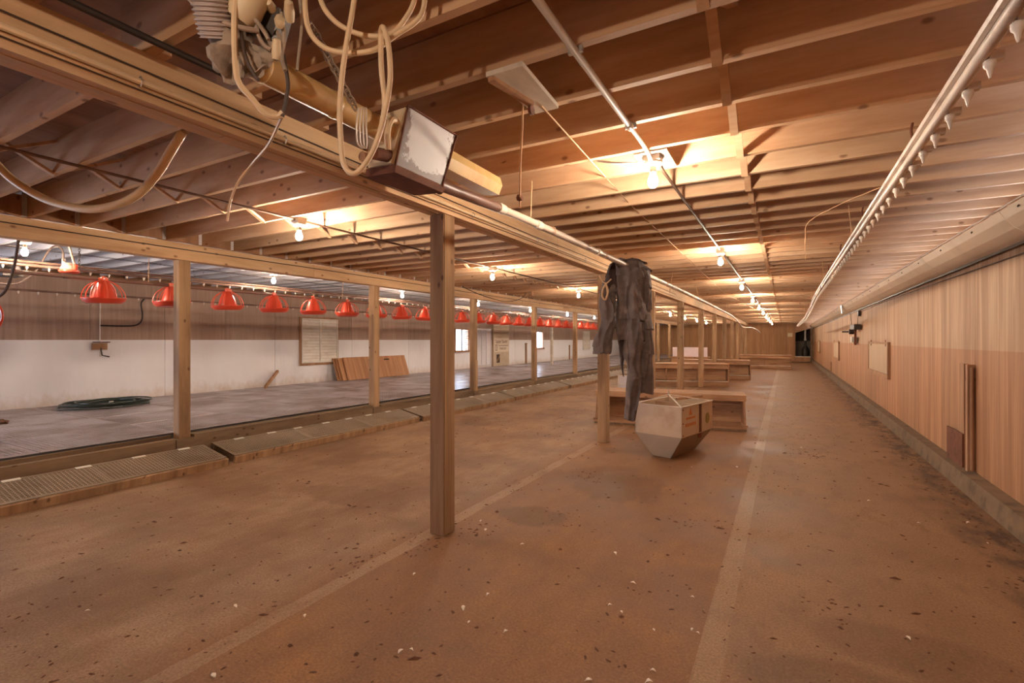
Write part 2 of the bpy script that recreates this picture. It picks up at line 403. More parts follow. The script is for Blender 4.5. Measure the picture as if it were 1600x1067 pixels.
# left wall
WIN = [(15.22, 16.04, 1.10, 1.89), (22.1, 22.85, 1.10, 1.89)]
def wall_pieces(y0, y1, z0, z1):                       # rectangles of a wall strip that leave the windows open
    out = [(y0, y1, z0, z1)]
    for a, b, c, d in WIN:
        nxt = []
        for (p, q, u, v) in out:
            if q <= a or p >= b or v <= c or u >= d: nxt.append((p, q, u, v)); continue
            if p < a: nxt.append((p, a, u, v))
            if q > b: nxt.append((b, q, u, v))
            if u < c: nxt.append((max(p, a), min(q, b), u, c))
            if v > d: nxt.append((max(p, a), min(q, b), d, v))
        out = nxt
    return out
wlm = MB()
for p, q, u, v in wall_pieces(.35, YB, 0, 2.62): wlm.span((XL - .10, p, u), (XL - .013, q, v))
wl = struct(wlm.build('wall_left', M['ply_left']), 'long wall of plywood over white sheeting')
def strip(name, mesh, y, L, x1, z0, z1, mat):
    ps = wall_pieces(y, y + L, z0, z1)
    if len(ps) == 1 and abs(ps[0][1] - ps[0][0] - L) < 1e-6 and ps[0][3] == z1 and ps[0][2] == z0: put(name, mesh, wl, (XL, y, 0)); return
    m = MB()
    for p, q, u, v in ps: m.span((-.013, p - y, u), (x1, q - y, v))
    m.build(name, mat, wl, (XL, y, 0))
um = MB().span((-.013, 0, 1.5), (0, 1.212, 2.63)).mesh('panel', M['ply_left'])
sm = MB().span((-.013, 0, PZ - .03), (.006, 2.432, 1.5)).mesh('sheet', M['sheet'])
y = .4; k = 0
while y < YB:
    strip('panel', um, y, 1.212, 0, 1.5, 2.63, M['ply_left'])
    if k % 2 == 0: strip('sheet', sm, y, 2.432, .006, PZ - .03, 1.5, M['sheet'])
    y += 1.22; k += 1
struct(MB().span((XL - .10, YF, 2.4), (XL, .35, 2.62)).span((XL - .1, YF, 0), (XL, YF + .3, 2.4)).span((XL - .1, .1, 0), (XL, .35, 2.4)).build('trim_2', M['ply_left']), 'frame of the open doorway in the white sheeted wall')
struct(MB().span((XL - .15, YF, 2.60), (XL - .11, YB, 2.95)).build('trim_3', M['deck']), 'rim board at the joist ends of the white wall')

# back wall with door opening near the right corner
DX0, DX1 = .62, 1.50
wb = struct(MB().span((XL, YB + .013, 0), (DX0, YB + .1, 2.9)).span((DX0, YB + .013, 2.36), (DX1, YB + .1, 2.9)).span((DX1, YB + .013, 0), (XR + .1, YB + .1, 2.9)).span((DX0, YB + .013, 0), (DX1, YB + .1, .30)).build('wall_back', M['ply_back']), 'orange plywood end wall')
bm_ = MB().span((0, -.013, 0), (1.212, 0, 2.9)).mesh('panel', M['ply_back'])
x = DX0 - 1.22
while x > XL - .2:
    put('panel', bm_, wb, (x, YB + .013, 0)); x -= 1.22
struct(MB().span((XL - .1, YF - .1, 0), (-10.3, YF, 2.9)).span((-9.1, YF - .1, 0), (XR + .1, YF, 2.9)).span((-10.3, YF - .1, 0), (-9.1, YF, .8)).span((-10.3, YF - .1, 2.2), (-9.1, YF, 2.9)).build('wall_front', M['ply_back']), 'plywood wall behind the camera')

# ceiling: deck sheets, joists, bridging
ce = struct(MB().span((XL - .15, YF, ZJ + .247), (XR + .13, YB + .1, ZJ + .30)).build('ceiling', M['deck']), 'brown board ceiling above open wooden joists')
dm = MB().span((0, 0, 0), (2.42, 1.19, .012)).mesh('deck_sheet', M['deck'])
for i in range(5):
    yy = .02
    while yy < 12 and i < 5:
        put('deck_sheet', dm, ce, (XR + .1 - 2.44 * (i + 1), yy + (i % 2) * .6, ZJ + .235)); yy += 1.2
JS = .40
def joist_mesh(L, mk='joist'): return MB().span((-L / 2, -.019, 0), (L / 2, .019, .235)).mesh('joist', M[mk])
jr, jm, jl = joist_mesh(XR + .09 + 2.46), joist_mesh(4.34), joist_mesh(4.66, 'joist_white')
k = -7
JY = []
while True:
    yy = 1.84 + JS * k
    if yy > YB - .05: break
    if yy > -.9:
        JY.append(yy)
        put('joist', jr, ce, ((XR + .09 - 2.46) / 2, yy, ZJ))
        put('joist', jm, ce, (-4.385, yy + .04, ZJ))
        put('joist', jl, ce, (-8.62, yy, ZJ))
    k += 1
def bridging(x, n_parts, off):
    a = MB().bar((0, .019, .20), (0, JS - .005, -.008), .042, .019)
    b = MB().bar((.06, .019, .02), (.06, JS - .019, .215), .042, .019)
    ma, mb_ = a.mesh('bridging', M['joist']), b.mesh('bridging', M['joist'])
    far = MB()
    for i, yy in enumerate(JY):
        if yy < .2: continue
        if n_parts > 0:
            put('bridging', ma, ce, (x, yy + off, ZJ)); put('bridging', mb_, ce, (x, yy + off, ZJ)); n_parts -= 1
        else:
            far.bar((x, yy + off + .019, ZJ + .2), (x, yy + off + JS - .005, ZJ - .008), .042, .019)
            far.bar((x + .06, yy + off + .019, ZJ + .02), (x + .06, yy + off + JS - .019, ZJ + .215), .042, .019)
    o = far.build('far_bridging', M['joist'], ce); o['kind'] = 'stuff'
bridging(-.25, 55, 0); bridging(-4.5, 40, .04)
# solid blocks standing between the joists over the inner beam
bkm = MB().span((-.02, .021, .0), (.02, JS - .021, .2)).mesh('blocking', M['oldwood_z'])
for yy in JY:
    if .2 < yy < 22: put('blocking', bkm, ce, (X2 + .12, yy, ZJ))

# ------------------------------------------------------------------ beams and posts
def beam(name, x, y0, y1, label):
    t = thing(name, label, 'beam', (x, 0, ZB))
    yy = y0; i = 0
    for off in (-.05, .0, .05):                        # three planks side by side, joints staggered
        yy = y0 - (off + .05) * 22
        while yy < y1:
            e = min(yy + 4.88, y1)
            MB().span((off - .0235, max(yy, y0) + .003, abs(off) * .04), (off + .0235, e - .003, ZJ - ZB - .001)).build('plank', M['beam'], t)
            yy += 4.88
    return t
beam('support_beam', X1, YF, YB, 'long built-up ceiling beam carrying the white feed pipe and coveralls')
beam('support_beam', X2, YF, YB, 'long built-up ceiling beam over the edge of the slatted platform')
P1 = [3.1, 7.0, 9.94, 13.1, 16.6, 20.0, 23.5, 27.0, 30.2, 33.6, 37.0]
pmesh = MB().span((-.07, -.07, 0), (.07, .07, ZB)).mesh('support_post', M['post'])
bmn = bmesh.new(); bmn.from_mesh(pmesh); bmesh.ops.bevel(bmn, geom=bmn.edges[:], offset=.007, segments=2, affect='EDGES'); bmn.to_mesh(pmesh); bmn.free()
for i, yy in enumerate(P1):
    lab = ['thick square wooden post standing closest to the camera on the brown floor',
           'wooden post with dark coveralls hanging in front of it'][i] if i < 2 else ORD[i] + ' wooden post from the camera in the row on the open floor'
    tag(put('support_post', pmesh, None, (X1, yy, 0), (0, 0, random.uniform(-.03, .03))), lab, 'post', 'posts on the open floor')
P2 = [.1] + [3.30 + 3.21 * i for i in range(11)]
pm2 = MB().span((-.06, -.065, .31), (.065, .065, ZB)).mesh('post_shaft', M['post'])
pb2 = MB().span((-.06, -.10, .0), (.085, .10, .31)).mesh('post_block', M['kerbwood'])
pc2 = MB().span((.066, -.065, .31), (.104, .025, 1.02)).mesh('cleat', M['post'])
for i, yy in enumerate(P2[1:]):
    t = thing('support_post', 'wooden post on the platform kerb, ' + (ORD[i] + ' from the left edge of the photo' if i else 'leftmost, nearest the coiled hose'), 'post', (X2, yy, 0), 0, 'posts on the platform kerb')
    put('post_shaft', pm2, t); put('post_block', pb2, t)
    if i % 3 == 2: put('cleat', pc2, t)

# ------------------------------------------------------------------ raised slat platform
pf = thing('slatted_platform', 'raised platform of plastic slat panels along the white wall', 'platform', (X2, 0, 0))
MB().span((XL - X2 + .01, YF + .01, 0), (-.1, YB - .01, .04)).build('pit_floor', M['darkpit'], pf)
def grid_mesh(w, l, pitch, th, bw, mat, name):
    m = MB(); nx = max(2, round(w / pitch)); ny = max(2, round(l / pitch))
    for i in range(nx + 1):
        x = i * w / nx; ww = bw * (1.8 if i in (0, nx) else 1); x = min(max(x, ww / 2), w - ww / 2)
        m.span((x - ww / 2, 0, -th), (x + ww / 2, l, 0))
    for j in range(ny + 1):
        yv = j * l / ny; ww = bw * (1.8 if j in (0, ny) else 1); yv = min(max(yv, ww / 2), l - ww / 2)
        m.span((0, yv - ww / 2, -th * .9), (w, yv + ww / 2, -.0015))
    return m.mesh(name, mat)
W4 = (XL + .03 - (X2 - .07)) / -4
gm = grid_mesh(W4 - .006, 1.212, .048, .007, .017, M['slat'], 'slat_panel')
y = -.42
while y < YB - 1.2:
    for i in range(4):
        put('slat_panel', gm, pf, (-.07 - W4 * (i + 1) + .003, y, PZ + random.uniform(-.004, .004)))
    y += 1.22
for i in range(1, 5):
    MB().span((-.07 - W4 * i - .03, YF + .01, PZ - .14), (-.07 - W4 * i + .03, YB - .01, PZ - .03)).build('bearer', M['kerbwood'], pf)
KE = [YF] + P2 + [YB]
for a, b in zip(KE, KE[1:]):                          # front kerb boards between the posts, slightly uneven
    a += .105; b -= .105; zt = .325 + random.uniform(-.015, .015)
    MB().span((-.015, a, .0), (.075, b, zt)).build('kerb_board', M['kerbwood'], pf)
    MB().span((-.062, a, .28), (-.018, b, .352 + random.uniform(-.01, .004))).build('kerb_board', M['kerbwood'], pf)

# loose slat ramps leaning along the kerb
gl = grid_mesh(.50, 1.155, .034, .008, .012, M['slat_low'], 'slat_panel')
RY = [(.02, 3.50), (3.60, 7.06), (7.13, 10.6), (10.72, 14.2), (14.3, 17.8), (17.9, 21.4), (21.5, 25.0)]
names = ['leftmost slat ramp on the floor below the platform kerb', 'second slat ramp from the left, lying before the kerb beside the near post',
         'third slat ramp from the left along the kerb', 'fourth slat ramp from the left along the kerb', 'fifth slat ramp from the left along the kerb', 'sixth slat ramp from the left along the kerb', 'seventh slat ramp from the left along the kerb']
for i, (a, b) in enumerate(RY):
    t = thing('slat_ramp', names[i], 'slat ramp', (-5.83 - (i % 2) * .03, a, 0), random.uniform(-.004, .004), 'slat ramps below the kerb')
    t.rotation_euler = (0, math.radians(12), t.rotation_euler[2])
    L = b - a
    for j in range(3): put('slat_panel', gl, t, (-.52, .01 + j * 1.157, .095))
    MB().span((-.018, 0, -.0), (.018, L, .085)).build('edge_board', M['post'], t)
    MB().span((-.50, 0, .035), (-.46, L, .073)).build('edge_board', M['kerbwood'], t)
    for q in (.02, L / 2, L - .05): MB().span((-.46, q, .03), (-.02, q + .03, .07)).build('batten', M['kerbwood'], t)
    for j in range(7):
        q = .25 + j * .48 + random.uniform(-.05, .05)
        if q < L - .15: MB().span((-.505, q, .0965), (-.465, q + .13, .103)).build('clip', M['slat_clip'], t)  # white tabs painting in light that shines through gaps behind the panels

# ------------------------------------------------------------------ light fixtures with bare bulbs
bulb_prof = [(.0005, -.062), (.014, -.058), (.026, -.046), (.0315, -.028), (.030, -.010), (.022, .010), (.015, .030), (.0135, .040)]
b_me = MB().lathe(bulb_prof, 12).mesh('bulb', M['bulb'], True)
so_me = MB().lathe([(.017, .032), (.021, .034), (.022, .062), (.017, .072)], 12).mesh('socket', M['brass'], True)
ho_me = MB().lathe([(.02, .07), (.045, .074), (.056, .086), (.058, .100), (.05, .104)], 16).mesh('lampholder', M['ceramic'], True)
bx_me = MB().span((-.05, -.05, .10), (.05, .05, .155)).mesh('mounting_box', M['ceramic'])
def fixture(x, y, z, label, grp):
    t = thing('light_fixture', label, 'light bulb', (x, y, z), 0, grp)
    put('bulb', b_me, t); put('socket', so_me, t); put('lampholder', ho_me, t); put('mounting_box', bx_me, t)
for i, yy in enumerate([3.15, 6.85, 10.4, 14.0, 17.5, 20.9, 24.4, 28, 31.5, 35]):
    fixture(-.73, yy, 2.52, 'glowing bare bulb over the bucket aisle, ' + ('largest and nearest, on the white conduit' if i == 0 else ORD[i] + ' from the camera'), 'bulbs over the open floor')
for i, yy in enumerate([3.16, 6.75, 10.5, 14.1, 17.6, 20.7, 24.1, 27.6, 31.2, 35]):
    fixture(-4.1, yy, 2.52, 'glowing bare bulb between the two ceiling beams, ' + ('nearest to the camera' if i == 0 else ORD[i] + ' from the camera'), 'bulbs between the beams')
for i, yy in enumerate([2.18, 5.25, 8.4, 11.5, 14.7, 17.9, 21, 24.2, 27.5, 31]):
    fixture(-7.45, yy, 2.50, 'glowing bare bulb above the slatted platform, ' + ('leftmost, beside the red regulator' if i == 0 else ORD[i] + ' from the left'), 'bulbs above the platform')
fixture(-.73, -.85, 2.52, 'glowing bare bulb hanging above and behind the camera', 'bulbs over the open floor')  # unseen bulb added to light the beam face and auger tube
t = thing('conduit_run', 'white conduit along the joists leading to the nearest bulb', 'conduit', (-.73, 0, ZJ - .02))
MB().tube([(0, -.8, 0), (0, 2.62, 0)], .0155, 10).build('conduit', M['conduit'], t, smooth=True)
MB().tube(smooth_path([(0, 2.60, 0), (.0, 2.9, 0), (.0, 3.05, -.02), (0, 3.1, -.04)], 4), .012, 10).build('conduit', M['conduit'], t, smooth=True)
MB().lathe([(.018, -.03), (.020, -.025), (.020, .025), (.018, .03)], 10, (0, 2.62, 0), 'y').build('coupling', M['conduit'], t, smooth=True)
for yy in (1.05, 1.84, 2.64): MB().span((-.03, yy - .008, -.005), (.03, yy + .008, .02)).build('strap', M['steel'], t)
MB().tube(smooth_path([(-.32, 3.02, .0), (-.2, 3.04, -.03), (-.05, 3.10, -.035)], 5), .008, 8).build('branch_cable', M['conduit'], t, smooth=True)
tag(MB().tube([(-.715, 3.2, ZJ - .04), (-.73, 3.44, ZJ - .012), (-.73, 34.9, ZJ - .012)], .011, 8).build('conduit_run', M['conduit_dark']), 'thin dark conduit linking the bulbs over the open floor', 'conduit')
tag(MB().tube([(-4.1, -.8, ZJ - .012), (-4.1, 34.9, ZJ - .012)], .011, 8).build('conduit_run', M['conduit_dark']), 'thin conduit linking the bulbs between the two beams', 'conduit')
tag(MB().tube([(-7.45, .5, ZJ - .012), (-7.45, 31, ZJ - .012)], .010, 8).build('conduit_run', M['conduit']), 'thin conduit linking the bulbs above the platform', 'conduit')
tag(MB().span((-.83, 3.06, ZJ - .012), (-.63, 3.40, ZJ - .001)).build('fixture_board', M['paintwood']), 'small white board under the joists holding the nearest bulb', 'board')

# ------------------------------------------------------------------ drinker lines
nip = MB().lathe([(.010, -.005), (.016, -.012), (.016, -.026), (.009, -.034), (.006, -.050), (.0025, -.062)], 8).add([], [])
nip.span((-.004, -.012, -.012), (.030, .012, .012))
nip_me = nip.mesh('nipple', M['pvc'], True)
nip_far = MB().lathe([(.010, .0), (.013, -.010), (.010, -.03), (.003, -.045)], 6).mesh('nipple', M['pvc'])
def drinker(label, X, path, r, mat, nmesh, sp, n, y_first, top=None, side=0):
    t = thing('drinker_line', label, 'water line', (X, 0, 0))
    MB().tube(path, r, 10).build('water_pipe', mat, t, smooth=True)
    if top: MB().tube([Vector(p) + Vector(top) for p in path], r * .82, 8).build('support_tube', mat, t, smooth=True)
    def zat(y):
        for a, b in zip(path, path[1:]):
            if a[1] <= y <= b[1]:
                f = (y - a[1]) / (b[1] - a[1]); return a[0] + (b[0] - a[0]) * f, a[2] + (b[2] - a[2]) * f
        return path[-1][0], path[-1][2]
    for i in range(n):
        yy = y_first + sp * i
        if yy > path[-1][1]: break
        x, z = zat(yy); put('nipple', nmesh, t, (x + side, yy, z - r * .6))
    return t
rp = smooth_path([(0, .1, 2.352), (0, 3, 2.352), (0, 6, 2.352), (0, 9, 2.345), (0, 11.5, 2.32), (0.01, 13.5, 2.24), (0.0, 15.0, 2.18), (.03, 18, 2.17), (0, 22, 2.16), (-.02, 27, 2.14)], 5)
dr = drinker('white nipple drinker pipe hanging along the plywood wall aisle', .515, rp, .019, M['pvc_dirty'], nip_me, .203, 125, .35, (-.012, 0, .036), .018)
rs_me = MB().tube(smooth_path([(-.012, 0, .05), (-.02, -.01, .09), (-.012, .01, .13)], 3), .006, 6).mesh('hook', M['rust'])
for yy in [1.2 + 1.62 * i for i in range(10)]:
    put('hook', rs_me, dr, (0, yy, 2.35 if yy < 9 else 2.26))
dl = drinker('dark nipple drinker pipe passing behind the red feeder pans', -9.1, [(0, 1.2, 2.18), (0, 33, 2.18)], .016, M['pvc_brown'], nip_far, .203, 130, 2.6)
d2 = drinker('dark nipple drinker pipe above the red feeder pans', -7.85, [(0, .5, 2.385), (0, 33, 2.385)], .019, M['pvc_brown'], nip_far, .203, 140, 1.3, (0, 0, .04))

# ------------------------------------------------------------------ red pan feeders
pan_me = MB().lathe([(.0005, .012), (.13, .006), (.165, .0), (.20, .028), (.208, .055), (.216, .056), (.214, .064), (.200, .062), (.188, .032), (.158, .012), (.0005, .02)], 24).mesh('pan', M['red'], True)
cone_me = MB().lathe([(.128, .030), (.118, .08), (.095, .155), (.070, .22), (.052, .262), (.03, .268)], 16).mesh('cone', M['red'], True)
cap_me = MB().lathe([(.034, .258), (.036, .285), (.030, .305), (.012, .315), (.0005, .316)], 12).span((-.03, -.05, .262), (.03, .05, .296)).mesh('tube_clamp', M['redglow'], True)
rib_me = MB().tube(smooth_path([(.205, 0, .058), (.200, 0, .11), (.170, 0, .175), (.12, 0, .225), (.05, 0, .262)], 3), .0055, 5).mesh('rib', M['redglow'], True)
FX, FZ = -7.0, 1.93
fl = thing('feeder_tube', 'long dusty feed tube carrying the row of red feeder pans', 'feed pipe', (FX, 0, FZ + .278))
MB().tube([(0, .6, 0), (0, 30, 0)], .0215, 10).build('tube', M['pvc_dust'], fl, smooth=True)
for i in range(8): MB().lathe([(.024, -.04), (.0265, -.035), (.0265, .035), (.024, .04)], 10, (0, 2.4 + 3.05 * i, 0), 'y').build('coupling', M['pvc_brown'], fl, smooth=True)
for i in range(26):
    yy = 2.74 + .735 * i
    lab = 'red plastic poultry feeder pan, ' + ('leftmost and largest of the row' if i == 0 else ('second from the left, half behind a post' if i == 1 else ORD[i] + ' from the left'))
    t = thing('feeder_pan', lab, 'feeder', (FX, yy, FZ), random.uniform(0, .7), 'red feeder pans on the tube')
    t.rotation_euler = (random.uniform(-.05, .05), random.uniform(-.05, .05), t.rotation_euler[2])
    put('pan', pan_me, t); put('cone', cone_me, t); put('tube_clamp', cap_me, t)
    for k in range(8): put('rib', rib_me, t, (0, 0, 0), (0, 0, k * PI / 4))
def cord(name, pts, r, mat, label, cat, n=6, sub=6, grp=None):
    return tag(MB().tube(smooth_path(pts, sub), r, n).build(name, mat, smooth=True), label, cat, grp)
for i, yy in enumerate([3.2, 6.3, 9.4, 12.5, 15.6, 18.7]):
    tag(MB().tube([(FX, yy, FZ + .30), (FX + .02, yy, ZJ)], .004, 5).build('suspension_cord', M['twine']), ORD[i] + ' cord from the left holding up the red feeder line', 'cord', 'cords over the feeder line')
for i, (x, yy, z) in enumerate([(.5, 5.1, 2.37), (.5, 8.6, 2.37), (.5, 12.4, 2.3), (.5, 16.9, 2.2)]):
    tag(MB().tube([(x, yy, z), (x - .02, yy + .05, ZJ)], .004, 5).build('suspension_cord', M['twine']), ORD[i] + ' cord from the camera holding the wall aisle drinker pipe', 'cord', 'cords over the aisle drinker')
cord('hanging_string', [(.49, 3.6, 2.40), (.30, 3.75, 2.36), (.14, 3.9, 2.30), (.12, 3.92, 2.2), (.12, 3.92, 2.05)], .0025, M['twine'], 'frayed thin twine trailing off the aisle drinker pipe', 'string')

for i, (x, z) in enumerate([(-7.25, 2.50), (-7.6, 2.56), (-8.3, 2.52), (-9.1, 2.45)]):
    tag(MB().tube([(x, .6, z), (x, 12, z - .02), (x, 30, z)], .003, 4).build('tension_wire', M['darkmetal']), ['wire nearest the beam', 'second wire', 'third wire', 'farthest wire'][i] + ' of four stretched under the pale platform joists', 'wire', 'wires over the platform')
# red pressure regulator and hoses at the left end of the lines
rg = thing('pressure_regulator', 'red round water regulator with a hose at the far left', 'regulator', at(108, 421, 6.05))
MB().lathe([(.02, -.05), (.085, -.045), (.10, -.03), (.10, -.012), (.085, .0), (.04, .012), (.0005, .014)], 20).build('lower_body', M['red'], rg, smooth=True)
MB().lathe([(.088, -.002), (.09, .01), (.075, .035), (.05, .052), (.045, .075), (.0005, .08)], 18).build('dusty_top', M['web'], rg, smooth=True)
MB().tube([(-.062, -.03, .0), (-.062, -.03, .13)], .020, 10).build('inlet', M['pvc'], rg, smooth=True)
MB().tube([(.075, .03, .0), (.09, .03, .06)], .028, 10).build('side_cup', M['red'], rg, smooth=True)
cord('water_hose', [at(99, 408, 6.0), at(98, 392, 6.0), at(88, 384, 6.0), at(76, 392, 6.0), at(58, 421, 5.95), at(40, 436, 5.9), at(20, 444, 5.8), at(-20, 440, 5.6)], .011, M['cable_dark'], 'dark hose arching from the red regulator', 'hose', 8)
cord('water_hose', [at(8, 338, 4.7), at(22, 348, 4.75), at(29, 366, 4.8), at(26, 395, 4.85), at(20, 425, 4.9), at(8, 455, 4.9), at(-12, 470, 4.9)], .013, M['cable_dark'], 'dark hose hanging off the platform beam at the left edge', 'hose', 8)
cord('red_hose', [at(-8, 470, 4.6), at(2, 484, 4.6), at(3, 500, 4.6), at(-8, 520, 4.6)], .010, M['red'], 'red hose end at the left photo edge', 'hose', 8)
cord('hanging_rope', [at(84, 331, 5.6), at(98, 356, 5.75), at(108, 385, 5.9), at(116, 412, 6.0)], .013, M['web'], 'dusty twisted rope above the red regulator', 'rope', 8)
ch = thing('hanging_chain', 'thin chain above the red regulator', 'chain', at(124, 418, 6.1))
lk = MB().tube([(0, -.008, -.014), (0, .008, -.014), (0, .011, 0), (0, .008, .014), (0, -.008, .014), (0, -.011, 0)], .0035, 5, closed=True).mesh('link', M['darkmetal'])
for i in range(14): put('link', lk, ch, (0, 0, .02 + i * .024), (0, 0, (i % 2) * PI / 2))
tag(MB().span((-.14, -.09, 0), (.14, .09, .14)).span((-.1, -.06, .14), (.02, .06, .17)).tube([(.12, 0, .07), (.26, 0, .07)], .035, 10).build('feed_motor', M['darkmetal'], None, at(14, 432, 5.9)), 'dark motor unit on the lines at the left edge', 'motor')

# cables running along the inner beam
cord('beam_cable', [at(40, 325, 5.0), at(85, 331, 5.3), at(160, 347, 5.6), at(240, 370, 6.2), at(300, 375, 6.7), at(360, 378, 7.0), at(395, 382, 7.2), at(440, 395, 7.5), at(480, 405, 7.8), at(520, 412, 8.2), at(580, 414, 8.9), at(640, 427, 9.8), at(700, 442, 10.8)], .010, M['cable_dark'], 'dark cable drooping along the top of the platform beam', 'cable', 6)
cord('beam_cable', [(X2 + .09, .2, 2.60), (X2 + .09, 3, 2.59), (X2 + .09, 6, 2.60), (X2 + .09, 12, 2.585), (X2 + .09, 20, 2.60)], .006, M['cable_dark'], 'thin cable stapled along the face of the platform beam', 'cable', 6)
cord('beam_cable', [at(722, 448, 10.2), at(755, 462, 10.4), at(790, 471, 10.8), at(815, 466, 11.2), at(822, 457, 11.5)], .008, M['cable_dark'], 'looping dark cable hanging below the bulbs behind the near post', 'cable', 6)
up = tag(MB().span((-.05, -.05, 0), (.05, .05, .42)).span((-.3, -.04, .36), (.3, .04, .42)).build('hanging_stud', M['oldwood_z'], None, at(830, 462, 12.3)), 'short upright stud with a cross board under the joists', 'stud')

# ------------------------------------------------------------------ equipment along the outer beam
# wiring on the beam face
xf = X1 + .075
bc = thing('beam_wiring', 'white conduit and wire clipped along the face of the outer beam', 'wiring', (xf, 0, ZB))
MB().tube([(.014, -.5, .066), (.014, 12, .066)], .0125, 8).build('conduit', M['cable'], bc, smooth=True)
MB().tube(smooth_path([(.006, -.5, .125), (.006, 1.2, .118), (.006, 2.2, .105), (.006, 3.0, .112), (.006, 4.5, .10), (.006, 6, .115), (.006, 12, .11)], 4), .004, 5).build('wire', M['cable_dark'], bc)
MB().tube([(.006, -.5, .036), (.006, 12, .036)], .003, 5).build('wire', M['cable_dark'], bc)
for yy in (1.0, 1.65, 2.45, 3.4, 4.6, 6.0): MB().tube([(0, yy, .05), (.02, yy, .045), (.03, yy, .066), (.02, yy, .086), (0, yy, .082)], .003, 5).build('clip', M['steel'], bc)
tag(MB().tube([(-2.12, -.6, ZJ - .02), (-2.12, 1.32, ZJ - .02)], .014, 8).build('black_pipe', M['darkmetal'], smooth=True), 'black pipe lying along the top of the outer beam at upper left', 'pipe')

AX = -1.63                                            # auger, motor box and feed pipe hang on one line
au = thing('auger_tube', 'yellowed feed auger tube hanging in front of the outer beam', 'auger', (AX, 0, 2.47))
MB().tube([(0, 1.02, 0), (0, 1.76, 0)], .052, 20).build('tube', M['yellow'], au, smooth=True)
for yy in (1.1, 1.42, 1.66): MB().lathe([(.0525, -.012), (.0545, -.008), (.0545, .008), (.0525, .012)], 20, (0, yy, 0), 'y').build('band', M['yellow'], au, smooth=True)
gd = MB(); P = [(-.06, -.045), (.05, -.055), (.075, 0), (.06, .05), (-.05, .055), (-.07, .02)]
vs = [(x, y0, z) for y0 in (2.14, 2.68) for x, z in P]; gd.add(vs, [tuple(range(6))[::-1], tuple(range(6, 12))] + [(i, (i + 1) % 6, 6 + (i + 1) % 6, 6 + i) for i in range(6)])
gd.build('drive_guard', M['yellow'], au)
mb = thing('motor_box', 'white rusty metal control box hanging at the end of the yellow tube', 'box', (AX, 1.876, 2.30))
bb = [(-.12, -.13, 0), (.055, -.15, -.01), (.055, .20, -.01), (-.12, .19, 0)]; tt = [(-.125, -.13, .27), (.115, -.13, .275), (.115, .25, .275), (-.125, .24, .27)]
MB().hexa(bb, tt).build('body', M['box'], mb)
MB().hexa([(-.11, -.152, .02), (.05, -.172, .01), (.05, -.150, .01), (-.11, -.131, .02)], [(-.12, -.140, .26), (.11, -.140, .265), (.11, -.129, .265), (-.12, -.129, .26)]).build('end_plate', M['cream'], mb)
MB().hexa([(-.125, -.155, -.02), (.062, -.157, -.03), (.062, .205, -.03), (-.125, .20, -.02)], [(-.126, -.15, .018), (.0625, -.155, .008), (.0625, .209, .008), (-.126, .20, .018)]).build('rusty_base', M['rust'], mb)
MB().tube([(.057, -.15, 0), (.118, -.13, .275), (.118, .25, .275), (.059, .202, 0)], .006, 6).build('folded_edge', M['rust'], mb)
MB().tube([(.03, -.15, .05), (.03, -.26, .03)], .028, 10).build('shaft_housing', M['rust'], mb, smooth=True)
MB().tube([(-.02, -.24, .02), (-.02, -.28, .018)], .022, 10).build('knob', M['oldwood'], mb, smooth=True)
MB().tube(smooth_path([(.07, -.15, .2), (.08, -.2, .19), (.075, -.22, .13), (.06, -.2, .06)], 4), .014, 8).build('cable_gland', M['cable'], mb, smooth=True)
MB().lathe([(.016, -.012), (.03, -.01), (.03, .01), (.016, .012)], 14, (.03, .215, -.0), 'y').build('coupling', M['rust'], mb, smooth=True)

# white feed pipe on strings
fp = thing('feed_pipe', 'long white dusty pipe hanging beside the outer beam', 'pipe', (AX, 0, 0))
px_ = smooth_path([(.0, 2.10, 2.335), (0, 2.9, 2.362), (0, 4, 2.372), (0, 7, 2.38), (0, 11, 2.385), (0, 15, 2.37), (0, 19, 2.33), (0.0, 21.5, 2.20), (.02, 23.2, 2.06), (.12, 24.6, 2.06), (.25, 26, 2.08), (.42, 27.4, 1.98), (.5, 28.2, 1.86)], 6)
MB().tube(px_, .0255, 12).build('pipe', M['pvc_dirty'], fp, smooth=True)
MB().tube([(0, 2.12, 2.335), (0, 2.74, 2.357)], .031, 12).build('sleeve', M['pvc_dust'], fp, smooth=True)
for yy, zz in ((2.79, 2.36), (3.35, 2.367), (4.72, 2.375), (6.1, 2.378), (8.6, 2.384), (11.4, 2.386), (14.3, 2.373)):
    MB().lathe([(.026, -.04), (.033, -.036), (.033, .036), (.026, .04)], 12, (0, yy, zz), 'y').build('coupling', M['pvc'], fp, smooth=True)
for yy in (3.6, 4.9, 6.0, 7.9, 9.2, 10.5, 12, 13.5, 15.5): MB().tube([(.0 + .03 * math.cos(a), yy + .01 * math.sin(a * .5), 2.375 + .03 * math.sin(a)) for a in [k * PI / 5 for k in range(11)]], .004, 5).build('string_wrap', M['twine'], fp)
for i, (yy, xo) in enumerate([(3.22, .0), (9.4, .18), (11.2, -.06), (13.4, .08), (17, .0)]):
    tag(MB().tube([(AX, yy, 2.40), (AX + xo, yy + .02, ZJ)], .0045, 5).build('suspension_cord', M['twine']), ORD[i] + ' cord from the camera holding up the white feed pipe', 'cord', 'cords over the feed pipe')
tag(MB().lathe([(.0005, -.022), (.018, -.014), (.022, 0), (.016, .016), (.0005, .022)], 10).build('cord_knot', M['rust'], None, at(812, 309, 2.95), smooth=True), 'dark knot on the cord above the white feed pipe', 'knot')

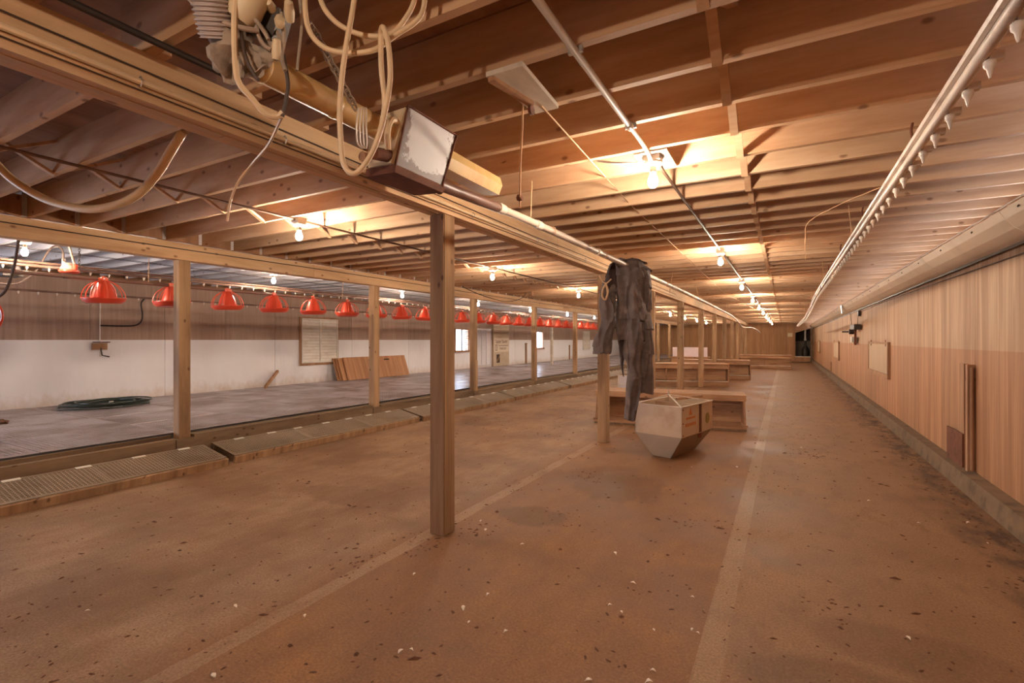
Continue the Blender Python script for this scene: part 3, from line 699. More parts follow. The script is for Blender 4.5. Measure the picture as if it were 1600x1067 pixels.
# pulley board between two joists, with lifting cords
pb = thing('pulley_board', 'white weathered board nailed across the joists with a pulley', 'board', (-1.05, 2.02, ZJ))
MB().hexa([(-.09, -.20, -.022), (.09, -.20, -.022), (.07, .22, -.022), (-.055, .22, -.022)], [(-.09, -.20, -.001), (.09, -.20, -.001), (.07, .22, -.001), (-.055, .22, -.001)]).build('board', M['paintwood'], pb)
MB().bar((-.07, -.19, -.031), (-.02, .10, -.031), .032, .018).build('batten', M['oldwood'], pb)
MB().lathe([(.008, -.007), (.024, -.007), (.018, 0), (.024, .007), (.008, .007)], 14, (-.02, .10, -.06), 'x').build('pulley', M['rust'], pb, smooth=True)
MB().tube([(-.02, .10, -.03), (-.02, .10, -.06)], .004, 6).build('hook', M['darkmetal'], pb)
cord('lifting_cord', [at(817, 138, 2.36), at(816, 200, 2.5), at(813, 260, 2.75), at(812, 325, 3.0)], .0055, M['twine'], 'cord dropping straight from the pulley board', 'cord', 6, 3)
pc = at(846, 165, 2.40)
tag(MB().tube([pc, at(985, 320, 4.35), at(1132, 458, 11.4), at(1176, 481, 16)], .0045, 5).build('lifting_cord', M['twine']), 'long tight cord running from the pulley board into the distance', 'cord')
for i, (p, q) in enumerate([((1046, 458), (1054, 405)), ((1115, 465), (1115, 430)), ((1139, 482), (1139, 452))]):
    d = [8.6, 13.6, 16.5][i]
    tag(MB().tube([at(*p, d), at(*q, d)], .006, 5).build('hanging_string', M['twine']), ['slanting string above the pipe behind the coveralls', 'looped string hanging mid-way along the white pipe', 'string hanging farther along the white pipe'][i], 'string')

# cluttered gear above the auger tube
fd = thing('flexible_duct', 'grey ribbed flexible duct hanging at the top of the photo', 'duct', at(330, 20, 1.60))
p0 = at(316, -55, 1.52); p1 = at(342, 60, 1.62); ax = [p0.lerp(p1, k / 60) for k in range(61)]
MB().tube([a - fd.location for a in ax], [.052 + .007 * (k % 4 in (0, 1)) for k in range(61)], 18, caps=False).build('ribbed_hose', M['flex'], fd, smooth=False)
cl = thing('dusty_cloth', 'dusty grey rag wrapped over the auger tube end', 'rag', at(362, 78, 1.66))
def blob(rad, seed, n=14, m=8, sq=(1, 1, 1)):
    rnd = random.Random(seed); b = MB(); prof = []
    vs = []; ph = [rnd.uniform(0, 6) for _ in range(6)]
    for i in range(m + 1):
        th = PI * i / m
        for k in range(n):
            a = 2 * PI * k / n
            r = rad * (1 + .22 * math.sin(3 * a + ph[0] + 2 * th) + .15 * math.sin(5 * a + ph[1] - 3 * th) + .1 * math.sin(7 * th + ph[2] + a))
            vs.append((r * math.sin(th) * math.cos(a) * sq[0], r * math.sin(th) * math.sin(a) * sq[1], r * math.cos(th) * sq[2]))
    fs = [(i*n+k, i*n+(k+1)%n, (i+1)*n+(k+1)%n, (i+1)*n+k) for i in range(m) for k in range(n)]
    return b.add(vs, fs)
blob(.075, 3, 22, 12, (1.0, .9, 1.2)).build('rag', M['web'], cl, smooth=True)
blob(.06, 5, 18, 10, (1.3, .8, .7)).build('rag_fold', M['web'], cl, (.05, .04, -.03), smooth=True)
el = thing('electric_junction', 'tangle of switch gear and connectors over the yellow tube', 'switch gear', at(410, 30, 1.64))
MB().lathe([(.0005, -.07), (.04, -.06), (.052, -.02), (.05, .05), (.03, .07), (.0005, .075)], 16).build('cream_housing', M['cream'], el, at(388, 6, 1.60) - el.location, (0, .6, .3), smooth=True)
MB().span((-.055, -.04, -.055), (.055, .04, .05)).build('switch_block', M['darkmetal'], el, at(418, 36, 1.68) - el.location, (.2, .4, .5))
for i, (x, y_, rr) in enumerate([(452, 18, .6), (437, 33, -.4), (432, 78, .2), (424, 12, 1.0)]):
    MB().lathe([(.0005, -.035), (.014, -.03), (.017, .0), (.013, .03), (.0005, .036)], 10).build('wire_connector', M['cream'], el, at(x, y_, 1.63) - el.location, (rr, rr * 1.5, 0), smooth=True)
for i, pts in enumerate([[(355, -20), (370, 12), (392, 24), (410, 45), (420, 62)], [(400, 25), (402, 50), (412, 70), (424, 78)], [(440, 20), (444, 60), (440, 90), (446, 110)], [(430, 45), (438, 62), (430, 80), (420, 60), (426, 40)], [(372, -5), (366, 20), (362, 45)]]):
    MB().tube([p - el.location for p in smooth_path([at(a, b, 1.60 + .02 * i) for a, b in pts], 5)], .007, 6).build('wire', M['cable_grey'] if i % 2 else M['web'], el, smooth=True)
cord('grey_cable', [at(290, -8, 1.545), at(312, 12, 1.553), at(345, 33, 1.570), at(380, 44, 1.586), at(404, 48, 1.612)], .0085, M['cable_grey'], 'dusty cable slanting across the ribbed duct', 'cable', 8)
cord('grey_cable', [at(368, -4, 1.553), at(366, 40, 1.570), at(368, 100, 1.586), at(374, 130, 1.603), at(395, 155, 1.628), at(415, 178, 1.653), at(433, 182, 1.670), at(442, 175, 1.670)], .0095, M['cable'], 'pale cable dropping from the duct and hooking up under the tube', 'cable', 8)
cord('grey_cable', [at(376, 45, 1.603), at(384, 90, 1.586), at(398, 118, 1.586), at(404, 125, 1.586)], .006, M['cable_dark'], 'dark wire lying over the yellow tube end', 'cable', 6)
cord('grey_cable', [at(442, 85, 1.670), at(450, 130, 1.670), at(446, 160, 1.670), at(441, 182, 1.670)], .007, M['cable_dark'], 'dark wire hanging over the middle of the yellow tube', 'cable', 6)
cord('loose_wire', [at(441, 182, 1.67), at(420, 225, 1.9), at(395, 255, 2.1), at(372, 285, 2.15), at(360, 315, 2.2), at(355, 345, 2.25)], .0055, M['cable'], 'pale loose wire end dangling below the outer beam', 'wire', 6)
cord('twine_strand', [at(468, -5, 1.687), at(471, 40, 1.687), at(466, 90, 1.703), at(464, 110, 1.703)], .005, M['web'], 'cobwebbed strand hanging left of the cable loops', 'twine', 6)
# big cream cable loops
D = 1.64
cord('cable_loop', [at(476, -30, D), at(477, 15, D), at(482, 45, D), at(496, 66, D), at(518, 79, D), at(552, 83, D), at(582, 79, D), at(598, 70, D + .02), at(618, 55, D + .03), at(648, 35, D + .03), at(661, 15, D + .03), at(666, -25, D + .03)], .0088, M['cable'], 'outer cream cable loop hanging from the joists at top', 'cable', 9)
cord('cable_loop', [at(494, -25, D + .04), at(506, 12, D + .04), at(528, 37, D + .04), at(560, 53, D + .04), at(592, 57, D + .04), at(616, 50, D + .06), at(634, 28, D + .06), at(646, 5, D + .06), at(652, -25, D + .06)], .0088, M['cable'], 'inner cream cable loop hanging from the joists at top', 'cable', 9)
cord('cable_loop', [at(556, -30, D - .05), at(552, 10, D - .05), at(543, 60, D - .05), at(535, 115, D - .05), at(531, 170, D - .05), at(533, 225, D - .05), at(537, 256, D - .05), at(548, 270, D - .05), at(562, 266, D - .05), at(583, 235, D - .05), at(598, 190, D - .05), at(609, 130, D - .05), at(608, 80, D - .05), at(602, 50, D - .05), at(597, 43, D - .03), at(595, 60, D), at(596, 110, D), at(601, 160, D), at(596, 200, D)], .0088, M['cable'], 'long narrow cream cable loop hanging in front of the motor box', 'cable', 9)
cn = thing('hanging_chain', 'dusty chain slanting down to the yellow tube', 'chain', at(545, 160, 1.97))
a0, a1 = at(489, 45, 1.78), at(553, 165, 1.98); n_l = 15
lk2 = MB().tube([(0, -.010, -.017), (0, .010, -.017), (0, .014, 0), (0, .010, .017), (0, -.010, .017), (0, -.014, 0)], .004, 5, closed=True).mesh('link', M['web'])
dirn = (a1 - a0).normalized(); qr = Vector((0, 0, 1)).rotation_difference(dirn)
for i in range(n_l):
    o = put('link', lk2, cn, a0.lerp(a1, i / (n_l - 1)) - cn.location); o.rotation_mode = 'QUATERNION'
    o.rotation_quaternion = qr @ Matrix.Rotation((i % 2) * PI / 2, 3, 'Z').to_quaternion()
sw = thing('string_wrap', 'cream strings knotted around the yellow tube near the box', 'string', at(570, 200, 2.0))
for q in range(4):
    MB().tube([p - sw.location for p in smooth_path([at(560 + q * 4, 168, 1.96), at(560 + q * 4 - 3 + q, 195, 1.93), at(558 + q * 5, 222, 1.96), at(566 + q * 2, 232, 1.98)], 4)], .0035, 5).build('strand', M['pvc'], sw)
# thick pale hose at upper left
cord('vacuum_hose', [at(-40, 215, 3.2), at(0, 262, 3.2), at(30, 288, 3.2), at(75, 313, 3.2), at(130, 326, 3.15), at(175, 322, 3.1), at(215, 304, 3.05), at(245, 272, 3.0), at(265, 240, 2.95), at(286, 205, 2.9)], .025, M['cable'], 'thick pale hose sagging in an arc at the upper left', 'hose', 10)
# thin rods bracing under the joists, upper left
for i, (p, q) in enumerate([((22, 240, 3.9), (270, 300, 5.4)), ((140, 255, 3.4), (258, 195, 3.1))]):
    tag(MB().tube([at(*p), at(*q)], .008, 6).build('thin_pipe', M['darkmetal'], smooth=True), ['thin dark rod slung under the joists behind the pale hose', 'short thin pipe by the joists above the pale hose'][i], 'pipe')

# ------------------------------------------------------------------ coveralls over the feed pipe
cv = thing('coveralls', 'worn dark work coveralls draped over the white feed pipe', 'coveralls', at(985, 420, 5.85))
RV = Vector((CY, SY, 0)); DV = Vector((-SY, CY, 0)); PXM = 5.85 / FP
def drape(name, rings, mat, seed=0, folds=5, amp=.13, n=44, open_end=False):
    """rings: px, py, half width px, half thickness m, depth offset m"""
    rnd = random.Random(seed); ph = [rnd.uniform(0, 6.28) for _ in range(4)]
    R = []
    for i in range(len(rings) - 1):
        a, b = rings[i], rings[i + 1]
        for k in range(7): R.append([a[j] + (b[j] - a[j]) * k / 4 for j in range(5)])
    R.append(list(rings[-1])); vs = []; base = cv.location
    for i, (x, y, hw, th, do) in enumerate(R):
        c = at(x, y, 5.85) + DV * do - base
        for k in range(n):
            a = 2 * PI * k / n
            f = 1 + amp * math.sin(folds * a + ph[0] + i * .07) + amp * .6 * math.sin((folds + 3) * a + ph[1] - i * .10) + amp * .35 * math.sin(2 * a + i * .3 + ph[2])
            wv = .012 * math.sin(i * .4 + ph[3] + 2 * a)
            q = c + RV * (hw * PXM * math.cos(a) * (1 + (f - 1) * .35)) + DV * (th * math.sin(a) * f) + Vector((0, 0, wv))
            nz = mnoise.noise(Vector((q.x * 9, q.y * 9, q.z * 4)) + Vector((seed, 0, 0))); nz2 = mnoise.noise(Vector((q.x * 16, q.y * 16, q.z * 11)))
            fade = min(1, i / 3)
            vs.append(q + (DV * -((.5 - abs(nz) * 1.6) * .07 + nz2 * .022) + RV * (nz * .035)) * fade)
    N = len(R); fs = [(i*n+k, i*n+(k+1)%n, (i+1)*n+(k+1)%n, (i+1)*n+k) for i in range(N-1) for k in range(n)]
    if not open_end: fs.append(tuple((N-1)*n+k for k in range(n)))
    fs.append(tuple(range(n))[::-1])
    return MB().add(vs, fs).build(name, mat, cv, smooth=True)
drape('body', [(978, 404, 10, .05, .0), (981, 408, 21, .085, .0), (984, 425, 25, .12, 0), (985, 455, 24, .13, 0), (984, 485, 23, .12, 0), (983, 510, 21, .10, .02), (978, 525, 14, .07, .03)], M['denim'], 1, 5, .14)
drape('shoulder', [(1000, 412, 6, .05, .04), (1003, 420, 12, .09, .05), (1008, 440, 10, .10, .06), (1010, 470, 9, .09, .06), (1009, 492, 7, .08, .06)], M['denim'], 2, 4, .14)
drape('leg', [(988, 440, 12, .08, -.06), (989, 480, 15, .10, -.06), (990, 515, 14, .10, -.05), (988, 545, 12, .095, -.04), (990, 575, 11, .09, -.04), (988, 605, 10, .08, -.04), (985, 638, 9, .075, -.03)], M['denim'], 3, 4, .16)
drape('leg', [(1004, 470, 8, .08, .05), (1007, 500, 11, .10, .05), (1009, 535, 12, .10, .05), (1008, 570, 11, .10, .05), (1008, 600, 12, .09, .05), (1007, 604, 11, .09, .05)], M['denim'], 4, 4, .16)
drape('lining', [(974, 470, 10, .06, .09), (975, 505, 9, .06, .09), (976, 540, 7, .05, .1), (976, 572, 3, .03, .1)], M['denim_in'], 5, 3, .1)  # dark piece painting in the shade of the gap between sleeve and front
drape('sleeve', [(950, 440, 8, .05, -.02), (949, 452, 13, .07, -.02), (950, 475, 13, .075, -.02), (949, 500, 12, .07, -.02), (944, 522, 12, .07, -.02), (941, 535, 13, .075, -.02), (940, 546, 13, .075, -.02)], M['denim'], 6, 4, .13)
drape('cuff', [(940.5, 538, 13.8, .083, -.02), (940, 547, 14, .084, -.02)], M['denim'], 7, 4, .08, open_end=True)
drape('sleeve_yoke', [(957, 412, 4, .04, .0), (955, 425, 8, .06, .0), (953, 445, 12, .065, -.01)], M['denim_in'], 8, 3, .1)
for q, pts in enumerate([[(936, 430), (942, 440), (948, 442), (955, 436)], [(948, 442), (942, 452), (941, 463), (946, 468), (949, 458), (947, 444)], [(946, 442), (950, 455), (947, 466)]]):
    MB().tube([p - cv.location for p in smooth_path([at(a, b, 5.74) for a, b in pts], 5)], .011 if q else .007, 7).build('tie_knot', M['twine'], cv, smooth=True)

# ------------------------------------------------------------------ feed bucket
def frame_from(p, q):                                  # z rotation turning local +x along p->q
    return math.atan2(q[1] - p[1], q[0] - p[0])
A = Vector((-1.75, 6.538, 0)); B = Vector((-1.123, 6.381, 0)); Cc = Vector((-1.011, 7.40, 0))
rzb = frame_from(A, B); Wb = (B - A).length; Lb = .98
bk = thing('feed_bucket', 'white metal feed hopper bucket with a tapered base on the floor', 'bucket', (A.x, A.y, 0), rzb)
x0, x1, b0, b1, zs, zt = 0, Wb, .25, Wb - .15, .275, .66
th = .008
def sheet(pts, t_vec, name, mat):                      # four corners extruded by a thickness vector
    P_ = [Vector(p) for p in pts]; Q = [p + Vector(t_vec) for p in P_]
    return MB().hexa(P_, Q).build(name, mat, bk)
sheet([(x0, 0, zs), (x1, 0, zs), (x1, 0, zt), (x0, 0, zt)], (0, th, 0), 'front_panel', M['hopper'])
sheet([(b0, .0, 0), (b1, .0, 0), (x1, 0, zs), (x0, 0, zs)], (0, th, 0), 'front_taper', M['hopper_low'])
sheet([(x1, 0, zs), (x1, .52, zs), (x1, .52, zt), (x1, 0, zt)], (-th, 0, 0), 'side_panel', M['hopper'])
sheet([(x1, .62, zs), (x1, Lb, zs), (x1, Lb, zt), (x1, .62, zt)], (-th, 0, 0), 'side_panel', M['hopper'])
sheet([(x1 - .006, .52, .2), (x1 - .006, .62, .2), (x1 - .006, .62, zt), (x1 - .006, .52, zt)], (-th, 0, 0), 'rusty_strap', M['rust'])
sheet([(x0, 0, zs), (x0, Lb, zs), (x0, Lb, zt), (x0, 0, zt)], (th, 0, 0), 'side_panel', M['hopper'])
sheet([(x0, Lb, zs), (x1, Lb, zs), (x1, Lb, zt), (x0, Lb, zt)], (0, -th, 0), 'back_panel', M['hopper'])
sheet([(b0, Lb - .25, .0), (b1, Lb - .25, .0), (x1, Lb, zs), (x0, Lb, zs)], (0, -th, 0), 'back_taper', M['hopper_low'])
sheet([(b1, 0, 0), (b1, Lb - .25, 0), (x1, Lb, zs), (x1, 0, zs)], (-th, 0, 0), 'side_taper', M['hopper_low'])
sheet([(b0, 0, 0), (b0, Lb - .25, 0), (x0, Lb, zs), (x0, 0, zs)], (th, 0, 0), 'side_taper', M['hopper_low'])
MB().span((b0, 0, 0), (b1, Lb - .25, .008)).build('bottom', M['hopper_low'], bk)
MB().tube([(x0, 0, zt), (x1, 0, zt), (x1, Lb, zt), (x0, Lb, zt)], .009, 6, closed=True).build('rim', M['pvc'], bk)
MB().span((x0 + .01, .56, zt - .2), (x1 - .01, .575, zt - .02)).build('divider', M['hopper'], bk)
pk = (Wb * .42, .42, zt + .10)
for q in ((x0 + .03, .02, zt), (x1 - .04, .05, zt), (x0 + .03, Lb - .05, zt), (x1 - .03, Lb - .05, zt)):
    MB().tube([q, pk], .007, 6).build('bail_wire', M['pvc'], bk, smooth=True)
MB().tube([pk, (pk[0], pk[1], pk[2] + .05)], .008, 6).build('hook', M['steel'], bk)
MB().bar((x1 * .45, .62, zt + .02), (x1 * .82, .9, zt + .06), .05, .03).build('cross_bar', M['oldwood'], bk)
for z in (.30, .45, .62): MB().lathe([(.009, -.004), (.009, .002), (.004, .004)], 8, (x1 + .003, .03, z), 'x').build('rivet', M['rust'], bk)
tri = MB(); e = x1 + .0015                               # printed emblem: flame-like triangle over two words
tri.hexa([(e, .20, .54), (e, .30, .54), (e + .001, .30, .54), (e + .001, .20, .54)], [(e, .245, .63), (e, .255, .63), (e + .001, .255, .63), (e + .001, .245, .63)]).build('printed_emblem', M['orange_ink'], bk)
MB().span((e, .12, .49), (e + .001, .40, .515)).build('printed_bar', M['orange_ink'], bk)
for k in range(6): MB().span((e, .10 + k * .055, .40), (e + .001, .10 + k * .055 + .04, .44)).build('printed_letter', M['orange_ink'], bk)
MB().lathe([(.055, 0), (.075, 0), (.075, .001), (.055, .001), (.055, 0)], 20, (e, .80, .44), 'x').build('round_badge', M['green_ink'], bk)
MB().lathe([(.0, 0), (.03, 0), (.03, .001), (.0, .001)], 14, (e, .80, .44), 'x').build('round_badge', M['green_ink'], bk)

# ------------------------------------------------------------------ wooden troughs
# open trough behind the bucket (lying on its back board, mouth towards the camera)
tr = thing('wooden_trough', 'long open wooden trough behind the white feed bucket', 'trough', (-3.02, 8.52, 0), math.atan2(.40, 2.42))
L = 2.50; H_ = .56; Dp = .62
MB().span((0, -.02, .03), (L, Dp, .06)).build('floor_board', M['oldwood'], tr)
MB().span((0, -.02, .0), (L, .03, .03)).build('runner', M['kerbwood'], tr)
MB().span((0, Dp - .05, .0), (L, Dp, .03)).build('runner', M['kerbwood'], tr)
MB().span((.03, Dp - .03, .06), (L - .03, Dp, .36)).build('back_board', M['oldwood'], tr)
MB().span((.03, Dp - .03, .365), (L - .03, Dp, H_ - .03)).build('back_board', M['oldwood'], tr)
MB().hexa([(-.02, Dp * .42, H_ - .03), (L + .02, Dp * .42, H_ - .03), (L + .02, Dp + .02, H_), (-.02, Dp + .02, H_)], [(-.02, Dp * .42, H_), (L + .02, Dp * .42, H_), (L + .02, Dp + .02, H_ + .03), (-.02, Dp + .02, H_ + .03)]).build('lid_board', M['oldwood'], tr)
MB().span((-.02, Dp * .40, H_ - .10), (L + .02, Dp * .42, H_ + .0)).build('lid_board', M['oldwood'], tr)
for xx in (0, L - .03):
    MB().hexa([(xx, .06, .06), (xx + .03, .06, .06), (xx + .03, Dp - .03, .06), (xx, Dp - .03, .06)], [(xx, Dp * .44, H_ - .03), (xx + .03, Dp * .44, H_ - .03), (xx + .03, Dp - .03, H_ - .03), (xx, Dp - .03, H_ - .03)]).build('end_board', M['oldwood_z'], tr)
    MB().bar((xx + .015, .0, .075), (xx + .015, .35, .075), .07, .035).build('cleat', M['oldwood'], tr)
for xx in (.62, 1.25, 1.88): MB().span((xx, Dp - .10, .06), (xx + .02, Dp - .03, H_ - .04)).build('divider', M['oldwood_z'], tr)

def crate(label, loc, rz, L, Dp, H_, openings=2):
    t = thing('wooden_trough', label, 'trough', loc, rz, 'wooden troughs on the far floor')
    MB().span((0, 0, .02), (L, Dp, .045)).build('floor_board', M['oldwood'], t)
    MB().span((0, Dp - .025, .045), (L, Dp, H_)).build('back_board', M['oldwood'], t)
    MB().span((-.02, -.03, H_), (L + .02, Dp + .02, H_ + .03)).build('lid_board', M['oldwood'], t)
    MB().span((0, 0, H_ - .14), (L, .025, H_ - .002)).build('front_rail', M['oldwood'], t)
    MB().span((0, 0, .0), (L, .025, .15)).build('front_rail', M['oldwood'], t)
    MB().span((0, -.025, .15), (L, .03, .175)).build('perch', M['paintwood'], t)
    MB().span((0.02, .20, .175), (L - .02, .22, H_ - .02)).build('inner_board', M['oldwood'], t)
    for xx in (-.03, L): MB().span((xx, -.02, 0), (xx + .03, Dp, H_ - .001)).build('end_board', M['oldwood_z'], t)
    for k in range(1, openings): MB().span((L * k / openings - .02, -.004, .176), (L * k / openings + .02, .02, H_ - .141)).build('upright', M['oldwood_z'], t)
    return t
crate('wooden nest trough standing just beyond the open trough', (-4.3, 16.25, 0), math.atan2(.92, 2.7), 2.85, .75, .70, 3)
crate('third wooden trough from the camera, half hidden by the one before it', (-3.5, 20.2, 0), .10, 2.35, .8, .70, 2)
crate('long low wooden trough farthest away near the back wall', (-2.15, 28.8, 0), .0, 2.4, .9, .68, 2)
tag(MB().span((0, 0, 0), (1.5, .02, .42)).span((0, .02, 0), (.05, .06, .42)).span((1.45, .02, 0), (1.5, .06, .42)).build('lilac_board', M['pink'], None, (-4.55, 23.5, .742)), 'pale pink board standing upright on a far trough', 'board')
tag(MB().span((0, 0, 0), (1.6, .5, .70)).span((-.04, -.04, .70), (1.64, .54, .74)).build('work_bench', M['oldwood'], None, (-4.6, 23.4, -.0)), 'plain wooden bench under the pale pink board', 'bench')
bf = thing('window_frame_panel', 'small white framed panel standing behind the trouser legs', 'panel', (-4.05, 13.4, 0), .3)
MB().span((0, 0, .0), (.42, .02, .50)).build('sheet', M['louver_b'], bf)
for a_, b_ in (((-.02, -.012, 0), (.02, .03, .52)), ((.40, -.012, 0), (.44, .03, .52)), ((.02, -.012, .50), (.40, .03, .52)), ((.02, -.012, .26), (.40, .03, .28))): MB().span(a_, b_).build('frame_bar', M['louver'], bf)

# ------------------------------------------------------------------ left wall equipment
xw = XL + .008
def louver(name, y0, y1, z0, z1, n, mats, label, cat, mull=True):
    t = thing(name, label, cat, (xw, y0, z0)); w_ = y1 - y0; h_ = z1 - z0
    MB().span((0, .03, .03), (.012, w_ - .03, h_ - .03)).build('backing', M['beige'], t)
    for a_, b_ in (((0, 0, 0), (.05, .035, h_)), ((0, w_ - .035, 0), (.05, w_, h_)), ((0, .035, 0), (.05, w_ - .035, .035)), ((0, .035, h_ - .035), (.05, w_ - .035, h_))): MB().span(a_, b_).build('frame_bar', mats[0], t)
    p = (h_ - .07) / n
    sl = MB().hexa([(.014, .036, 0), (.040, .036, -.0), (.040, w_ - .036, 0), (.014, w_ - .036, 0)], [(.014, .036, p * .55), (.022, .036, p * .9), (.022, w_ - .036, p * .9), (.014, w_ - .036, p * .55)]).mesh('slat', mats[1])
    for k in range(n): put('slat', sl, t, (0, 0, .037 + p * k))
    for k in range(1, mull + 1) if mull else []:
        yy = w_ * k / (mull + 1); MB().span((.03, yy - .022, .035), (.052, yy + .022, h_ - .035)).build('mullion', mats[0], t)
    return t
s = 10.9 / 11.4
louver('louver_shutter', 8.84 * s, 10.05 * s, .895, 2.06, 14, (M['louver'], M['louver']), 'large white louvered shutter above the leaning plywood', 'shutter', 1)
MB_d = tag(MB().span((0, -.05, -.06), (.03, 0, 1.2)).span((0, 0, -.06), (.03, 1.2, 0)).span((0, 1.17, 0), (.03, 1.2, 1.2)).span((0, 0, 1.17), (.03, 1.17, 1.2)).build('shutter_surround', M['oldwood_z'], None, (xw, 8.84 * s - .01, .895)), 'dark wooden edging around the large white shutter', 'trim')
louver('louver_shutter', 29.9 * s, 31.15 * s, .90, 2.05, 12, (M['louver'], M['louver']), 'farthest closed white shutter seen beside the coverall sleeve', 'shutter', 0)
louver('louver_grille', 17.05 * s, 18.55 * s, .46, 1.96, 22, (M['louver_b'], M['louver_b']), 'tall bluish white slatted grille beside the heater cabinet', 'grille', 3)
hb = thing('heater_cabinet', 'beige heater cabinet with a louvered top and a lettered sign', 'heater', (xw, 18.66 * s, PZ)); hw = (20.09 - 18.68) * s
MB().span((0, 0, .0), (.10, hw, 1.82)).build('cabinet', M['beige'], hb)
for k in range(8): MB().hexa([(.10, .04, 1.28 + k * .06), (.125, .04, 1.28 + k * .06), (.125, hw - .04, 1.28 + k * .06), (.10, hw - .04, 1.28 + k * .06)], [(.10, .04, 1.315 + k * .06), (.105, .04, 1.32 + k * .06), (.105, hw - .04, 1.32 + k * .06), (.10, hw - .04, 1.315 + k * .06)]).build('louver', M['beige'], hb)
sg = MB().span((.10, .08, .60), (.108, hw - .03, 1.20)).build('sign', M['sign'], hb)
MB().span((.10, .26, .14), (.106, .52, .50)).build('opening', M['darkroom'], hb)
MB().bar((.112, .28, .2), (.112, .5, .44), .02, .03).build('lever', M['oldwood'], hb)
def lettering(txt, size, loc, parent):
    cu = bpy.data.curves.new('lettering', 'FONT'); cu.body = txt; cu.size = size; cu.extrude = .001
    o = bpy.data.objects.new('tmp', cu); COL.objects.link(o); bpy.context.view_layer.update()
    me = bpy.data.meshes.new_from_object(o.evaluated_get(bpy.context.evaluated_depsgraph_get()))
    bpy.data.objects.remove(o); me.materials.clear(); me.materials.append(M['ink'])
    q = put('lettering', me, parent, loc, (PI / 2, 0, PI / 2)); return q
lettering('Super Saver', .215, (.1095, .14, .985), sg); lettering('reactor', .20, (.1095, .48, .70), sg)
MB().span((.108, .40, .86), (.110, hw - .1, .885)).build('sign_rule', M['ink'], sg)
for a_, b_ in (((.108, .15, .66), (.110, .18, .92)), ((.108, .27, .66), (.110, .30, .92)), ((.108, .18, .66), (.110, .27, .69)), ((.108, .18, .89), (.110, .27, .92))): MB().span(a_, b_).build('sign_box', M['ink'], sg)
# windows: frame, panes, sill; bright daylight outside shows through the glass
for i, (a, b, z0, z1) in enumerate(WIN):
    wn = struct(bpy.data.objects.new('window_%d' % (i + 1), None), ['small bright window left of the slatted grille', 'small bright window beside a platform post'][i]); COL.objects.link(wn); wn.location = (xw, a, z0)
    w_, h_ = b - a, z1 - z0
    for p_, q_ in (((0, -.05, -.05), (.04, 0, h_ + .05)), ((0, w_, -.05), (.04, w_ + .05, h_ + .05)), ((0, 0, h_), (.04, w_, h_ + .05)), ((0, -.08, -.07), (.09, w_ + .08, 0))): MB().span(p_, q_).build('frame_bar', M['oldwood_z'], wn)
    MB().span((.012, w_ * .46, 0), (.035, w_ * .54, h_)).build('mullion', M['darkmetal'], wn)
    for q in (0, 1): MB().span((.018, w_ * .54 * q, 0), (.022, w_ * (.46 + .54 * q), h_)).build('pane', M['glass'], wn)
    if i == 0:
        for k in range(9): MB().span((.024, w_ * .56, .03 + k * h_ / 9.4), (.034, w_ * .98, .03 + k * h_ / 9.4 + .022)).build('blind_slat', M['louver'], wn)

# leaning plywood, stick, pipes and fittings on the white wall
lp = thing('plywood_sheet', 'front brown plywood sheet leaning on the white wall under the shutter', 'plywood sheet', (XL + .45, 9.62, PZ + .01))
lp.rotation_euler = (0, math.radians(-20), 0)
MB().span((-.008, 0, 0), (.008, 2.50, .66)).build('sheet', M['ply_loose'], lp)
for yy in (.92, 1.55): MB().span((.008, yy, .53), (.012, yy + .22, .57)).build('hand_slot', M['darkroom'], lp)
for k in range(3):
    t = tag(MB().span((-.007, 0, 0), (.007, 2.35, .64)).build('plywood_sheet', M['ply_loose'], None, (XL + .40 - k * .05, 9.48 - k * .05, PZ + .01)), ['second', 'third', 'rearmost'][k] + ' brown plywood sheet in the stack leaning under the shutter', 'plywood sheet', 'leaning plywood stack')
    t.rotation_euler = (0, math.radians(-20), 0)
s0 = at(367, 608, 12.2); s1 = at(390, 591, 12.6)
tag(MB().bar((XL + .45, 7.15, PZ + .03), (XL + .06, 7.75, PZ + .36), .05, .06).build('wooden_stick', M['oldwood']), 'short wooden stick propped against the white wall', 'stick')
pp = thing('wall_plumbing', 'thin pipe and valve fixed on the plywood above the coiled hose', 'plumbing', (xw, 4.19, 0))
MB().tube([(.03, 0, 1.2), (.03, 0, 2.2)], .010, 8).build('riser', M['steel'], pp, smooth=True)
MB().tube(smooth_path([(.03, 0, 1.76), (.04, .35, 1.76), (.05, .55, 1.78), (.06, .64, 1.86), (.06, .66, 2.0), (.06, .64, 2.2), (.05, .7, 2.3)], 5), .014, 8).build('branch_hose', M['darkmetal'], pp, smooth=True)
MB().span((.01, -.12, 1.32), (.06, .1, 1.44)).build('bracket', M['oldwood_z'], pp)
MB().tube([(.05, 0, 1.36), (.06, .02, 1.22), (.09, .12, 1.19)], .012, 8).build('tap', M['darkmetal'], pp, smooth=True)
MB().tube([(.06, -.12, 1.46), (.06, .14, 1.46)], .009, 6).build('lever', M['rust'], pp)
pw = tag(MB().tube(smooth_path([(xw + .03, 15.0 * s, 1.52), (xw + .03, 15.0 * s, 1.2), (xw + .02, 14.9 * s, .95)], 4), .012, 6).span((xw, 14.78 * s, .55), (xw + .03, 14.95 * s, 1.0)).build('wall_cable', M['darkmetal']), 'dark cable and bracket on the white wall beside the near post', 'cable')
